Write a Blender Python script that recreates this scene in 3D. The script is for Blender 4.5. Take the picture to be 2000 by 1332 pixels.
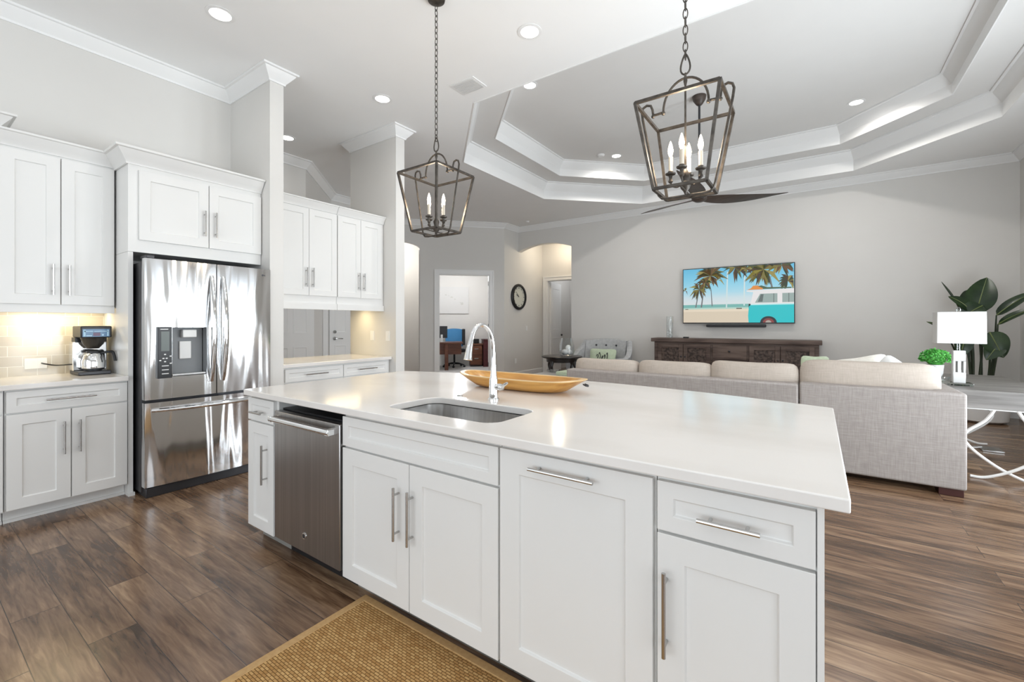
import bpy, bmesh, math, random
from mathutils import Vector, Matrix
random.seed(7)
SC = bpy.context.scene
COL = SC.collection
for o in list(bpy.data.objects):
    bpy.data.objects.remove(o)

# ------------------------------------------------------------------ camera
cd = bpy.data.cameras.new('camera'); cam = bpy.data.objects.new('camera', cd); COL.objects.link(cam)
YAW = math.radians(34.83)
cam.location = (0, 0, 1.31); cam.rotation_euler = (math.pi / 2, 0, YAW)
cd.sensor_width = 36; cd.lens = 857.0 / 2000 * 36; cd.shift_y = -0.017; cd.clip_start = 0.05; cd.clip_end = 100
SC.camera = cam

# ------------------------------------------------------------------ world, exposure, daylight
SC.view_settings.view_transform = 'Standard'; SC.view_settings.look = 'None'
SC.view_settings.gamma = 1; SC.view_settings.use_curve_mapping = False
SC.view_settings.exposure = 0.02
w = bpy.data.worlds.new('world'); SC.world = w; w.use_nodes = True
bg = w.node_tree.nodes['Background']; bg.inputs[0].default_value = (0.86, 0.93, 1, 1); bg.inputs[1].default_value = 1.0
SC.cycles.use_denoising = True
SC.cycles.max_bounces = 8; SC.cycles.diffuse_bounces = 5; SC.cycles.glossy_bounces = 4
SC.cycles.transmission_bounces = 6; SC.cycles.sample_clamp_indirect = 6; SC.cycles.caustics_reflective = False; SC.cycles.caustics_refractive = False

def area(name, loc, rot, sx, sy, power, col=(1, 1, 1), spread=math.pi):
    l = bpy.data.lights.new(name, 'AREA'); l.shape = 'RECTANGLE'; l.size = sx; l.size_y = sy
    l.energy = power; l.color = col; l.spread = spread
    o = bpy.data.objects.new(name, l); COL.objects.link(o); o.location = loc; o.rotation_euler = rot
    return o
R = math.radians
DAY = (0.86, 0.94, 1.0)
# daylight in the glazed openings: sliders on the living side, windows behind the camera
for yy_ in (1.75, 2.95, 4.15, 5.35): area('slider_daylight', (2.55, yy_, 1.18), (0, R(126), 0), 2.1, 0.74, 78, DAY)
area('breakfast_daylight', (2.45, -1.3, 1.35), (0, R(92), 0), 2.0, 3.2, 46, DAY)
area('rear_window_daylight', (-1.4, -3.75, 1.5), (R(105), 0, 0), 5.2, 2.2, 106, DAY)

# ------------------------------------------------------------------ materials
def nodes(m): return m.node_tree.nodes, m.node_tree.links
def mat(name, col, rough=0.5, metal=0.0, emit=None, es=1.0, trans=0.0, ior=1.45, spec=0.5, coat=0.0, alpha=1.0):
    m = bpy.data.materials.new(name); m.use_nodes = True
    b = m.node_tree.nodes['Principled BSDF']
    b.inputs['Base Color'].default_value = (*col, 1); b.inputs['Roughness'].default_value = rough
    b.inputs['Metallic'].default_value = metal; b.inputs['IOR'].default_value = ior
    b.inputs['Transmission Weight'].default_value = trans; b.inputs['Specular IOR Level'].default_value = spec
    b.inputs['Coat Weight'].default_value = coat
    if emit: b.inputs['Emission Color'].default_value = (*emit, 1); b.inputs['Emission Strength'].default_value = es
    return m
def noisy(name, c1, c2, scale=(5, 5, 5), rough=0.5, bump=0.0, bscale=None, detail=4, metal=0, lo=0.35, hi=0.65, dist=0.01, spec=0.5):
    """two-tone noise colour with optional bump, in object space"""
    m = mat(name, c1, rough, metal, spec=spec); n, l = nodes(m); b = n['Principled BSDF']
    tc = n.new('ShaderNodeTexCoord'); mp = n.new('ShaderNodeMapping'); mp.inputs['Scale'].default_value = scale
    l.new(tc.outputs['Object'], mp.inputs[0])
    t = n.new('ShaderNodeTexNoise'); t.inputs['Scale'].default_value = 1; t.inputs['Detail'].default_value = detail
    l.new(mp.outputs[0], t.inputs['Vector'])
    r = n.new('ShaderNodeValToRGB'); r.color_ramp.elements[0].position = lo; r.color_ramp.elements[1].position = hi
    r.color_ramp.elements[0].color = (*c1, 1); r.color_ramp.elements[1].color = (*c2, 1)
    l.new(t.outputs['Fac'], r.inputs[0]); l.new(r.outputs[0], b.inputs['Base Color'])
    if bump:
        bp = n.new('ShaderNodeBump'); bp.inputs['Strength'].default_value = bump; bp.inputs['Distance'].default_value = dist
        src = t
        if bscale:
            mp2 = n.new('ShaderNodeMapping'); mp2.inputs['Scale'].default_value = bscale; l.new(tc.outputs['Object'], mp2.inputs[0])
            src = n.new('ShaderNodeTexNoise'); src.inputs['Scale'].default_value = 1; src.inputs['Detail'].default_value = 2
            l.new(mp2.outputs[0], src.inputs['Vector'])
        l.new(src.outputs['Fac'], bp.inputs['Height']); l.new(bp.outputs[0], b.inputs['Normal'])
    return m

M = {}
M['wall'] = noisy('wall_paint', (0.69, 0.675, 0.65), (0.70, 0.685, 0.66), (3, 3, 3), 0.75, spec=0.3)
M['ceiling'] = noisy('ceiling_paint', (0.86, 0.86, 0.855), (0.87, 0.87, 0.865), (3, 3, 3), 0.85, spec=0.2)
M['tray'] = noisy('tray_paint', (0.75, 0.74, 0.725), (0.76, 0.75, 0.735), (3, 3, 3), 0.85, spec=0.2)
M['trim'] = mat('trim_white', (0.83, 0.83, 0.825), 0.4)
M['cab'] = noisy('cabinet_white', (0.75, 0.745, 0.73), (0.76, 0.755, 0.74), (2, 2, 2), 0.32)
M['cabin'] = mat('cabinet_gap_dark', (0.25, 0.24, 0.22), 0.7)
M['chrome'] = mat('chrome', (0.85, 0.86, 0.87), 0.06, 1)
M['nickel'] = mat('brushed_nickel', (0.50, 0.49, 0.48), 0.25, 1)
M['black'] = mat('black_plastic', (0.012, 0.012, 0.014), 0.35)
M['dark'] = mat('dark_grey_metal', (0.06, 0.06, 0.065), 0.4, 0.6)
M['bronze'] = noisy('aged_bronze', (0.05, 0.043, 0.037), (0.10, 0.087, 0.074), (30, 30, 30), 0.42, metal=0.6)
M['fanwood'] = noisy('fan_dark_wood', (0.045, 0.032, 0.026), (0.075, 0.055, 0.045), (3, 30, 30), 0.45)
M['whiteplastic'] = mat('white_plastic', (0.85, 0.85, 0.84), 0.4)
M['screen_dark'] = mat('lcd_grey', (0.10, 0.12, 0.11), 0.3)
M['lens'] = mat('lamp_lens', (1, 1, 1), 0.5, emit=(1, 0.96, 0.9), es=9)
M['bulb'] = mat('candle_bulb', (1, 0.9, 0.75), 0.3, emit=(1, 0.84, 0.62), es=14)
M['candle'] = mat('candle_sleeve', (0.62, 0.55, 0.45), 0.5)
def thin_glass(name, tint, refl):
    m = bpy.data.materials.new(name); m.use_nodes = True; n, l = nodes(m); n.remove(n['Principled BSDF'])
    tr = n.new('ShaderNodeBsdfTransparent'); tr.inputs[0].default_value = (*tint, 1); gl = n.new('ShaderNodeBsdfGlossy'); gl.inputs['Roughness'].default_value = 0.03
    lw = n.new('ShaderNodeLayerWeight'); lw.inputs['Blend'].default_value = refl; mx = n.new('ShaderNodeMixShader')
    l.new(lw.outputs['Facing'], mx.inputs[0]); l.new(tr.outputs[0], mx.inputs[1]); l.new(gl.outputs[0], mx.inputs[2]); l.new(mx.outputs[0], n['Material Output'].inputs[0])
    return m
M['glass'] = thin_glass('clear_glass', (0.97, 0.98, 0.98), 0.30)
M['acrylic'] = thin_glass('acrylic', (0.93, 0.95, 0.95), 0.40)
M['paper'] = mat('shade_white', (0.66, 0.655, 0.645), 0.8)
M['tanrim'] = noisy('rug_border', (0.46, 0.28, 0.12), (0.52, 0.33, 0.15), (60, 60, 60), 0.85)
M['blackwood'] = mat('espresso_wood', (0.018, 0.013, 0.012), 0.3)
M['legwood'] = mat('dark_red_wood', (0.05, 0.014, 0.012), 0.35)
M['white_metal'] = mat('white_metal', (0.80, 0.79, 0.77), 0.35, 0.1)
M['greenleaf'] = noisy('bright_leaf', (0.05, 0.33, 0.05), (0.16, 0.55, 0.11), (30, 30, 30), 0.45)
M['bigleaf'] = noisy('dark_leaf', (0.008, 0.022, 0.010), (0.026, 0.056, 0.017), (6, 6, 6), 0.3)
M['midrib'] = mat('leaf_midrib', (0.16, 0.20, 0.07), 0.4)
M['stem'] = mat('plant_stem', (0.022, 0.035, 0.014), 0.45)
M['carpet'] = noisy('office_carpet', (0.42, 0.41, 0.40), (0.5, 0.49, 0.48), (80, 80, 80), 0.95)
M['cherry'] = noisy('cherry_wood', (0.10, 0.032, 0.016), (0.16, 0.055, 0.028), (3, 3, 30), 0.35)
M['redwood'] = noisy('oxblood_wood', (0.06, 0.012, 0.014), (0.085, 0.018, 0.02), (4, 4, 20), 0.4)
M['blue'] = mat('blue_mesh', (0.05, 0.22, 0.45), 0.6)
M['clockface'] = mat('clock_face', (0.62, 0.62, 0.55), 0.5)
M['sage'] = noisy('sage_fabric', (0.50, 0.58, 0.42), (0.56, 0.64, 0.48), (40, 40, 40), 0.9)
M['chairgrey'] = noisy('grey_velvet', (0.40, 0.405, 0.41), (0.47, 0.475, 0.48), (20, 20, 20), 0.85)
M['cream'] = noisy('cream_pillow', (0.74, 0.71, 0.64), (0.80, 0.77, 0.71), (40, 40, 40), 0.9)
M['whitepillow'] = noisy('white_pillow', (0.76, 0.76, 0.75), (0.82, 0.82, 0.81), (40, 40, 40), 0.9)
M['ottoman'] = noisy('grey_table_top', (0.36, 0.35, 0.33), (0.44, 0.43, 0.41), (3, 20, 20), 0.35)
M['sky_out'] = mat('patio_paving', (0.55, 0.53, 0.5), 0.8)
M['frost'] = mat('brew_basket_smoke', (0.03, 0.026, 0.022), 0.15)
M['lcdblue'] = mat('display_blue', (0.06, 0.16, 0.30), 0.2)
M['lightblue'] = mat('display_pale_blue', (0.35, 0.55, 0.70), 0.3)
M['recess'] = mat('recess_grey', (0.24, 0.25, 0.26), 0.4)
M['plum'] = mat('display_plum', (0.12, 0.06, 0.12), 0.3)
M['artmark'] = mat('art_grey', (0.55, 0.55, 0.52), 0.8)
M['amberglass'] = mat('undercab_strip', (1, 0.9, 0.7), 0.5, emit=(1, 0.82, 0.5), es=4)
M['steel_sink'] = noisy('sink_steel', (0.44, 0.43, 0.42), (0.55, 0.54, 0.53), (60, 3, 3), 0.28, metal=1)
M['dwsteel'] = noisy('dishwasher_steel', (0.36, 0.345, 0.335), (0.43, 0.415, 0.405), (90, 90, 0.8), 0.3, metal=1)

def steel_wavy():
    m = mat('fridge_steel', (0.74, 0.74, 0.745), 0.11, 1); n, l = nodes(m); b = n['Principled BSDF']
    tc = n.new('ShaderNodeTexCoord'); mp = n.new('ShaderNodeMapping'); mp.inputs['Scale'].default_value = (7.0, 7.0, 1.0)
    l.new(tc.outputs['Object'], mp.inputs[0])
    t = n.new('ShaderNodeTexNoise'); t.inputs['Scale'].default_value = 1; t.inputs['Detail'].default_value = 0.6; t.inputs['Distortion'].default_value = 0.4
    l.new(mp.outputs[0], t.inputs['Vector'])
    bp = n.new('ShaderNodeBump'); bp.inputs['Strength'].default_value = 0.55; bp.inputs['Distance'].default_value = 0.05
    l.new(t.outputs['Fac'], bp.inputs['Height']); l.new(bp.outputs[0], b.inputs['Normal'])
    return m
M['fsteel'] = steel_wavy()

def wood_floor():
    m = mat('plank_floor', (0.2, 0.12, 0.07), 0.3); n, l = nodes(m); b = n['Principled BSDF']
    tc = n.new('ShaderNodeTexCoord')
    br = n.new('ShaderNodeTexBrick'); br.inputs['Scale'].default_value = 1
    br.inputs['Brick Width'].default_value = 1.22; br.inputs['Row Height'].default_value = 0.16
    br.inputs['Mortar Size'].default_value = 0.0016; br.inputs['Mortar Smooth'].default_value = 0.2
    br.inputs['Color1'].default_value = (0, 0, 0, 1); br.inputs['Color2'].default_value = (1, 1, 1, 1); br.inputs['Mortar'].default_value = (0.5, 0.5, 0.5, 1)
    br.offset = 0.37; br.offset_frequency = 2; br.squash = 1
    l.new(tc.outputs['Object'], br.inputs['Vector'])
    add = n.new('ShaderNodeVectorMath'); add.operation = 'MULTIPLY_ADD'
    l.new(br.outputs['Color'], add.inputs[0]); add.inputs[1].default_value = (17, 5, 9); l.new(tc.outputs['Object'], add.inputs[2])
    def noise(sc, scale, detail, dist):
        mp = n.new('ShaderNodeMapping'); mp.inputs['Scale'].default_value = sc; l.new(add.outputs[0], mp.inputs[0])
        t = n.new('ShaderNodeTexNoise'); t.inputs['Scale'].default_value = scale; t.inputs['Detail'].default_value = detail; t.inputs['Distortion'].default_value = dist
        l.new(mp.outputs[0], t.inputs['Vector']); return t
    fine = noise((4.5, 46, 1), 1.2, 9, 0.8); mid = noise((0.9, 7.5, 1), 1.5, 6, 0.7); patch = noise((0.9, 1.6, 1), 1.3, 2, 0.6)
    def math_(op, a, b_, c=None):
        q = n.new('ShaderNodeMath'); q.operation = op
        for k, v in enumerate((a, b_, c)):
            if v is None: continue
            if isinstance(v, (int, float)): q.inputs[k].default_value = v
            else: l.new(v, q.inputs[k])
        return q.outputs[0]
    g = math_('MULTIPLY_ADD', fine.outputs['Fac'], 0.62, math_('MULTIPLY', mid.outputs['Fac'], 0.75))
    g = math_('MULTIPLY_ADD', patch.outputs['Fac'], 0.45, g)
    g = math_('MULTIPLY_ADD', br.outputs['Color'], 0.15, g)
    g = math_('SUBTRACT', g, 0.50)
    r = n.new('ShaderNodeValToRGB'); e = r.color_ramp.elements
    e[0].position = 0.22; e[0].color = (0.040, 0.021, 0.012, 1); e[1].position = 0.80; e[1].color = (0.38, 0.25, 0.15, 1)
    x = e.new(0.40); x.color = (0.125, 0.070, 0.040, 1); x = e.new(0.56); x.color = (0.215, 0.130, 0.078, 1)
    l.new(g, r.inputs[0])
    mm = n.new('ShaderNodeMix'); mm.data_type = 'RGBA'; l.new(br.outputs['Fac'], mm.inputs[0]); l.new(r.outputs[0], mm.inputs[6]); mm.inputs[7].default_value = (0.03, 0.017, 0.011, 1)
    l.new(mm.outputs[2], b.inputs['Base Color'])
    rr = n.new('ShaderNodeMapRange'); rr.inputs[3].default_value = 0.14; rr.inputs[4].default_value = 0.30; l.new(mid.outputs['Fac'], rr.inputs[0]); l.new(rr.outputs[0], b.inputs['Roughness'])
    bp = n.new('ShaderNodeBump'); bp.inputs['Strength'].default_value = 0.22; bp.inputs['Distance'].default_value = 0.004
    l.new(mid.outputs['Fac'], bp.inputs['Height']); l.new(bp.outputs[0], b.inputs['Normal'])
    b.inputs['Specular IOR Level'].default_value = 0.75
    return m
M['floor'] = wood_floor()

def quartz():
    m = noisy('white_quartz', (0.70, 0.665, 0.63), (0.78, 0.755, 0.73), (1.3, 2.2, 2), 0.12, detail=8, lo=0.3, hi=0.55)
    return m
M['quartz'] = quartz()

def tile():
    m = mat('subway_tile', (0.5, 0.45, 0.36), 0.12); n, l = nodes(m); b = n['Principled BSDF']
    tc = n.new('ShaderNodeTexCoord'); sp = n.new('ShaderNodeSeparateXYZ'); l.new(tc.outputs['Object'], sp.inputs[0])
    cb = n.new('ShaderNodeCombineXYZ'); l.new(sp.outputs['Y'], cb.inputs['X']); l.new(sp.outputs['Z'], cb.inputs['Y'])
    br = n.new('ShaderNodeTexBrick'); br.inputs['Scale'].default_value = 1; br.inputs['Brick Width'].default_value = 0.152; br.inputs['Row Height'].default_value = 0.076
    br.inputs['Mortar Size'].default_value = 0.0022; br.inputs['Color1'].default_value = (0.50, 0.455, 0.39, 1); br.inputs['Color2'].default_value = (0.57, 0.53, 0.455, 1); br.inputs['Mortar'].default_value = (0.74, 0.72, 0.66, 1)
    l.new(cb.outputs[0], br.inputs['Vector']); l.new(br.outputs['Color'], b.inputs['Base Color'])
    bp = n.new('ShaderNodeBump'); bp.invert = True; bp.inputs['Strength'].default_value = 0.5; bp.inputs['Distance'].default_value = 0.003
    l.new(br.outputs['Fac'], bp.inputs['Height']); l.new(bp.outputs[0], b.inputs['Normal'])
    return m
M['tile'] = tile()

def linen(name, c1, c2):
    m = mat(name, c1, 0.92, spec=0.2); n, l = nodes(m); b = n['Principled BSDF']
    tc = n.new('ShaderNodeTexCoord'); outs = []
    for s in ((12, 12, 160), (160, 60, 10)):
        mp = n.new('ShaderNodeMapping'); mp.inputs['Scale'].default_value = s; l.new(tc.outputs['Object'], mp.inputs[0])
        t = n.new('ShaderNodeTexNoise'); t.inputs['Scale'].default_value = 1; t.inputs['Detail'].default_value = 3; l.new(mp.outputs[0], t.inputs['Vector']); outs.append(t)
    mx = n.new('ShaderNodeMix'); mx.data_type = 'FLOAT'; mx.inputs[0].default_value = 0.5; l.new(outs[0].outputs['Fac'], mx.inputs[2]); l.new(outs[1].outputs['Fac'], mx.inputs[3])
    r = n.new('ShaderNodeValToRGB'); r.color_ramp.elements[0].position = 0.36; r.color_ramp.elements[1].position = 0.64
    r.color_ramp.elements[0].color = (*c1, 1); r.color_ramp.elements[1].color = (*c2, 1); l.new(mx.outputs[0], r.inputs[0]); l.new(r.outputs[0], b.inputs['Base Color'])
    bp = n.new('ShaderNodeBump'); bp.inputs['Strength'].default_value = 0.25; bp.inputs['Distance'].default_value = 0.003; l.new(mx.outputs[0], bp.inputs['Height']); l.new(bp.outputs[0], b.inputs['Normal'])
    return m
M['sofa'] = linen('sofa_linen', (0.315, 0.285, 0.268), (0.41, 0.375, 0.355))
M['cushion'] = linen('cushion_linen', (0.455, 0.395, 0.34), (0.53, 0.465, 0.41))

def jute():
    m = mat('jute_weave', (0.4, 0.24, 0.1), 0.9, spec=0.2); n, l = nodes(m); b = n['Principled BSDF']
    tc = n.new('ShaderNodeTexCoord')
    br = n.new('ShaderNodeTexBrick'); br.inputs['Scale'].default_value = 1; br.inputs['Brick Width'].default_value = 0.024; br.inputs['Row Height'].default_value = 0.011
    br.inputs['Mortar Size'].default_value = 0.0016; br.inputs['Mortar Smooth'].default_value = 0.6
    br.inputs['Color1'].default_value = (0.40, 0.215, 0.075, 1); br.inputs['Color2'].default_value = (0.58, 0.36, 0.15, 1); br.inputs['Mortar'].default_value = (0.20, 0.10, 0.035, 1)
    l.new(tc.outputs['Object'], br.inputs['Vector']); l.new(br.outputs['Color'], b.inputs['Base Color'])
    bp = n.new('ShaderNodeBump'); bp.invert = True; bp.inputs['Strength'].default_value = 0.8; bp.inputs['Distance'].default_value = 0.006
    l.new(br.outputs['Fac'], bp.inputs['Height']); l.new(bp.outputs[0], b.inputs['Normal'])
    return m
M['jute'] = jute()
M['greywood'] = noisy('weathered_grey_wood', (0.13, 0.12, 0.112), (0.27, 0.255, 0.24), (1.3, 16, 16), 0.4, detail=6)
M['rustic'] = noisy('rustic_brown_wood', (0.065, 0.042, 0.035), (0.16, 0.115, 0.095), (2.2, 20, 16), 0.6, bump=0.3, detail=6)
M['carved'] = noisy('carved_dark_panel', (0.03, 0.02, 0.017), (0.12, 0.085, 0.07), (26, 26, 26), 0.6, bump=0.9, detail=2)
M['doughbowl'] = noisy('honey_wood', (0.42, 0.19, 0.04), (0.68, 0.38, 0.11), (2.5, 22, 22), 0.28, detail=5)
M['bowlrim'] = noisy('pale_honey_wood', (0.60, 0.40, 0.18), (0.72, 0.52, 0.28), (3, 22, 22), 0.3)

# ------------------------------------------------------------------ mesh helpers
class MB:
    def __init__(s): s.bm = bmesh.new(); s.mi = 0
    def _f(s, vs):
        try:
            f = s.bm.faces.new(vs); f.material_index = s.mi; return f
        except ValueError: return None
    def hexa(s, p):
        v = [s.bm.verts.new(q) for q in p]
        for q in ((0, 3, 2, 1), (4, 5, 6, 7), (0, 1, 5, 4), (1, 2, 6, 5), (2, 3, 7, 6), (3, 0, 4, 7)): s._f([v[i] for i in q])
        return s
    def box(s, x0, x1, y0, y1, z0, z1):
        return s.hexa([(x0, y0, z0), (x1, y0, z0), (x1, y1, z0), (x0, y1, z0), (x0, y0, z1), (x1, y0, z1), (x1, y1, z1), (x0, y1, z1)])
    def fbox(s, F, a0, a1, z0, z1, d0, d1):
        return s.hexa([F(a0, z0, d0), F(a1, z0, d0), F(a1, z0, d1), F(a0, z0, d1), F(a0, z1, d0), F(a1, z1, d0), F(a1, z1, d1), F(a0, z1, d1)])
    def prism(s, poly, F, d0, d1):
        a = [s.bm.verts.new(F(p[0], p[1], d0)) for p in poly]; b = [s.bm.verts.new(F(p[0], p[1], d1)) for p in poly]
        n = len(poly); s._f(a[::-1]); s._f(b)
        for i in range(n): s._f([a[i], a[(i + 1) % n], b[(i + 1) % n], b[i]])
        return s
    def plate(s, outer, holes, z0, z1):
        es = []; loops = []
        for lp in [outer] + holes:
            vs = [s.bm.verts.new((p[0], p[1], z1)) for p in lp]; loops.append(vs)
            for i in range(len(vs)): es.append(s.bm.edges.new((vs[i], vs[(i + 1) % len(vs)])))
        r = bmesh.ops.triangle_fill(s.bm, use_beauty=True, use_dissolve=False, edges=es)
        fs = [g for g in r['geom'] if isinstance(g, bmesh.types.BMFace)]
        if z0 is not None:
            low = {}
            for lp in loops:
                for v in lp: low[v] = s.bm.verts.new((v.co.x, v.co.y, z0))
            for f in fs: s._f([low[v] for v in f.verts][::-1])
            for lp in loops:
                for i in range(len(lp)):
                    a, b = lp[i], lp[(i + 1) % len(lp)]; s._f([a, b, low[b], low[a]])
        for f in fs: f.material_index = s.mi
        return s
    def loft(s, rings, closed=True, cap=True):
        V = [[s.bm.verts.new(p) for p in r] for r in rings]; n = len(rings[0])
        for i in range(len(V) - 1):
            for j in range(n if closed else n - 1):
                s._f([V[i][j], V[i][(j + 1) % n], V[i + 1][(j + 1) % n], V[i + 1][j]])
        if cap and closed: s._f(V[0][::-1]); s._f(V[-1])
        return s
    def lathe(s, prof, c=(0, 0, 0), seg=24, axis='z', cap=True):
        rings = []
        for r, h in prof:
            ring = []
            for k in range(seg):
                a = 2 * math.pi * k / seg; x, y = r * math.cos(a), r * math.sin(a)
                p = {'z': (x, y, h), 'x': (h, x, y), 'y': (y, h, x)}[axis]
                ring.append((c[0] + p[0], c[1] + p[1], c[2] + p[2]))
            rings.append(ring)
        return s.loft(rings, True, cap)
    def cyl(s, c, r, h, seg=20, axis='z'): return s.lathe([(r, 0), (r, h)], c, seg, axis)
    def tube(s, pts, r, seg=8, closed=False, flat=None):
        P = [Vector(p) for p in pts]; n = len(P); rr = r if isinstance(r, (list, tuple)) else [r] * n
        T = []
        for i in range(n):
            a = P[(i - 1) % n] if (closed or i > 0) else P[i]; b = P[(i + 1) % n] if (closed or i < n - 1) else P[i]
            T.append((b - a).normalized())
        up = Vector((0, 0, 1)) if abs(T[0].z) < 0.9 else Vector((1, 0, 0))
        N = (up - T[0] * up.dot(T[0])).normalized(); rings = []
        for i in range(n):
            N = (N - T[i] * N.dot(T[i])).normalized(); B = T[i].cross(N)
            ring = []
            for k in range(seg):
                a = 2 * math.pi * (k + 0.5) / seg
                ring.append(P[i] + N * math.cos(a) * rr[i] + B * math.sin(a) * rr[i])
            rings.append(ring)
        if closed: rings.append(rings[0])
        if closed:
            V = [[s.bm.verts.new(p) for p in q] for q in rings[:-1]]; V.append(V[0])
            for i in range(len(V) - 1):
                for j in range(seg): s._f([V[i][j], V[i][(j + 1) % seg], V[i + 1][(j + 1) % seg], V[i + 1][j]])
            return s
        return s.loft(rings)
    def sphere(s, c, r, seg=14, rings=8, sc=(1, 1, 1)):
        pr = []
        for i in range(rings + 1):
            a = math.pi * i / rings - math.pi / 2; pr.append((max(1e-4, r * math.cos(a)), r * math.sin(a)))
        R_ = []
        for q, h in pr: R_.append([(c[0] + q * math.cos(2 * math.pi * k / seg) * sc[0], c[1] + q * math.sin(2 * math.pi * k / seg) * sc[1], c[2] + h * sc[2]) for k in range(seg)])
        return s.loft(R_)
    def superbox(s, c, h, p=5, n=8, fn=None, rot=None):
        t = bmesh.new(); bmesh.ops.create_cube(t, size=2)
        bmesh.ops.subdivide_edges(t, edges=t.edges[:], cuts=n, use_grid_fill=True)
        mp = {}
        for v in t.verts:
            x, y, z = v.co; k = (abs(x) ** p + abs(y) ** p + abs(z) ** p) ** (1 / p)
            q = Vector((x / k, y / k, z / k))
            if fn: q = fn(q)
            q = Vector((q.x * h[0], q.y * h[1], q.z * h[2]))
            if rot: q = rot @ q
            mp[v] = s.bm.verts.new(q + Vector(c))
        for f in t.faces: s._f([mp[v] for v in f.verts])
        t.free(); return s
    def sweep(s, path, prof, closed=False, flip=1):
        """profile [(out, z)] along a plan path, mitred; out = to the left of travel * flip"""
        P = [Vector((p[0], p[1])) for p in path]; n = len(P); rings = []
        for i in range(n):
            d1 = (P[i] - P[i - 1]).normalized() if (closed or i > 0) else None
            d2 = (P[(i + 1) % n] - P[i]).normalized() if (closed or i < n - 1) else None
            if d1 is None: d1 = d2
            if d2 is None: d2 = d1
            n1 = Vector((-d1.y, d1.x)); n2 = Vector((-d2.y, d2.x)); m = (n1 + n2) / max(0.2, 1 + n1.dot(n2)) * flip
            rings.append([(P[i].x + m.x * o, P[i].y + m.y * o, z) for o, z in prof])
        if closed:
            V = [[s.bm.verts.new(p) for p in q] for q in rings]; V.append(V[0]); k = len(prof)
            for i in range(n):
                for j in range(k): s._f([V[i][j], V[i][(j + 1) % k], V[i + 1][(j + 1) % k], V[i + 1][j]])
            return s
        return s.loft(rings)
    def build(s, name, m, parent=None, bevel=0, smooth=True, ang=35, seg=2):
        bmesh.ops.remove_doubles(s.bm, verts=s.bm.verts[:], dist=1e-5)
        bmesh.ops.recalc_face_normals(s.bm, faces=s.bm.faces[:])
        root = parent
        while root is not None and root.parent is not None: root = root.parent
        if root is not None: bmesh.ops.translate(s.bm, verts=s.bm.verts[:], vec=-Vector(root['_o']))
        me = bpy.data.meshes.new(name); s.bm.to_mesh(me); s.bm.free()
        for q in (m if isinstance(m, (list, tuple)) else [m]): me.materials.append(M[q] if isinstance(q, str) else q)
        o = bpy.data.objects.new(name, me); COL.objects.link(o)
        if smooth:
            me.shade_smooth(); me.set_sharp_from_angle(angle=R(ang))
        if bevel:
            b = o.modifiers.new('bevel', 'BEVEL'); b.width = bevel; b.segments = seg; b.limit_method = 'ANGLE'; b.angle_limit = R(40); b.harden_normals = False
        if parent is not None: o.parent = parent
        return o

ROOTS = []
def thing(name, label, cat, loc, group=None):
    o = bpy.data.objects.new(name, None); COL.objects.link(o); o.location = loc; o['_o'] = tuple(loc); o.empty_display_size = 0.05
    o['label'] = label; o['category'] = cat; ROOTS.append(o)
    if group: o['group'] = group
    return o
def tag(o, label, cat, group=None):
    o['label'] = label; o['category'] = cat
    if group: o['group'] = group
    return o
def struct(o): o['kind'] = 'structure'; return o
def sthing(name, loc=(0, 0, 0)):
    o = bpy.data.objects.new(name, None); COL.objects.link(o); o.location = loc; o['_o'] = tuple(loc); o['kind'] = 'structure'; ROOTS.append(o); return o
def dup(root, loc, label=None):
    r = root.copy(); COL.objects.link(r); r.location = loc
    if label: r['label'] = label
    for ch in list(root.children):
        c = ch.copy(); COL.objects.link(c); c.parent = r
        for g in list(ch.children):
            d = g.copy(); COL.objects.link(d); d.parent = c
    return r
def FX(x0): return lambda a, z, d: (x0 + d, a, z)       # face looking +X, a along +Y
def FY(y0): return lambda a, z, d: (a, y0 - d, z)       # face looking -Y, a along +X
def arc(cx, cy, r, a0, a1, n): return [(cx + r * math.cos(R(a0 + (a1 - a0) * i / n)), cy + r * math.sin(R(a0 + (a1 - a0) * i / n))) for i in range(n + 1)]
def rrect(x0, x1, y0, y1, r, n=6):
    return arc(x1 - r, y1 - r, r, 0, 90, n) + arc(x0 + r, y1 - r, r, 90, 180, n) + arc(x0 + r, y0 + r, r, 180, 270, n) + arc(x1 - r, y0 + r, r, 270, 360, n)
def smoothpath(pts, n=6):
    P = [Vector(p) for p in pts]; out = []
    for i in range(len(P) - 1):
        p0 = P[max(0, i - 1)]; p1 = P[i]; p2 = P[i + 1]; p3 = P[min(len(P) - 1, i + 2)]
        for k in range(n):
            t = k / n
            out.append(0.5 * ((2 * p1) + (p2 - p0) * t + (2 * p0 - 5 * p1 + 4 * p2 - p3) * t * t + (-p0 + 3 * p1 - 3 * p2 + p3) * t ** 3))
    out.append(P[-1]); return out

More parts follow.
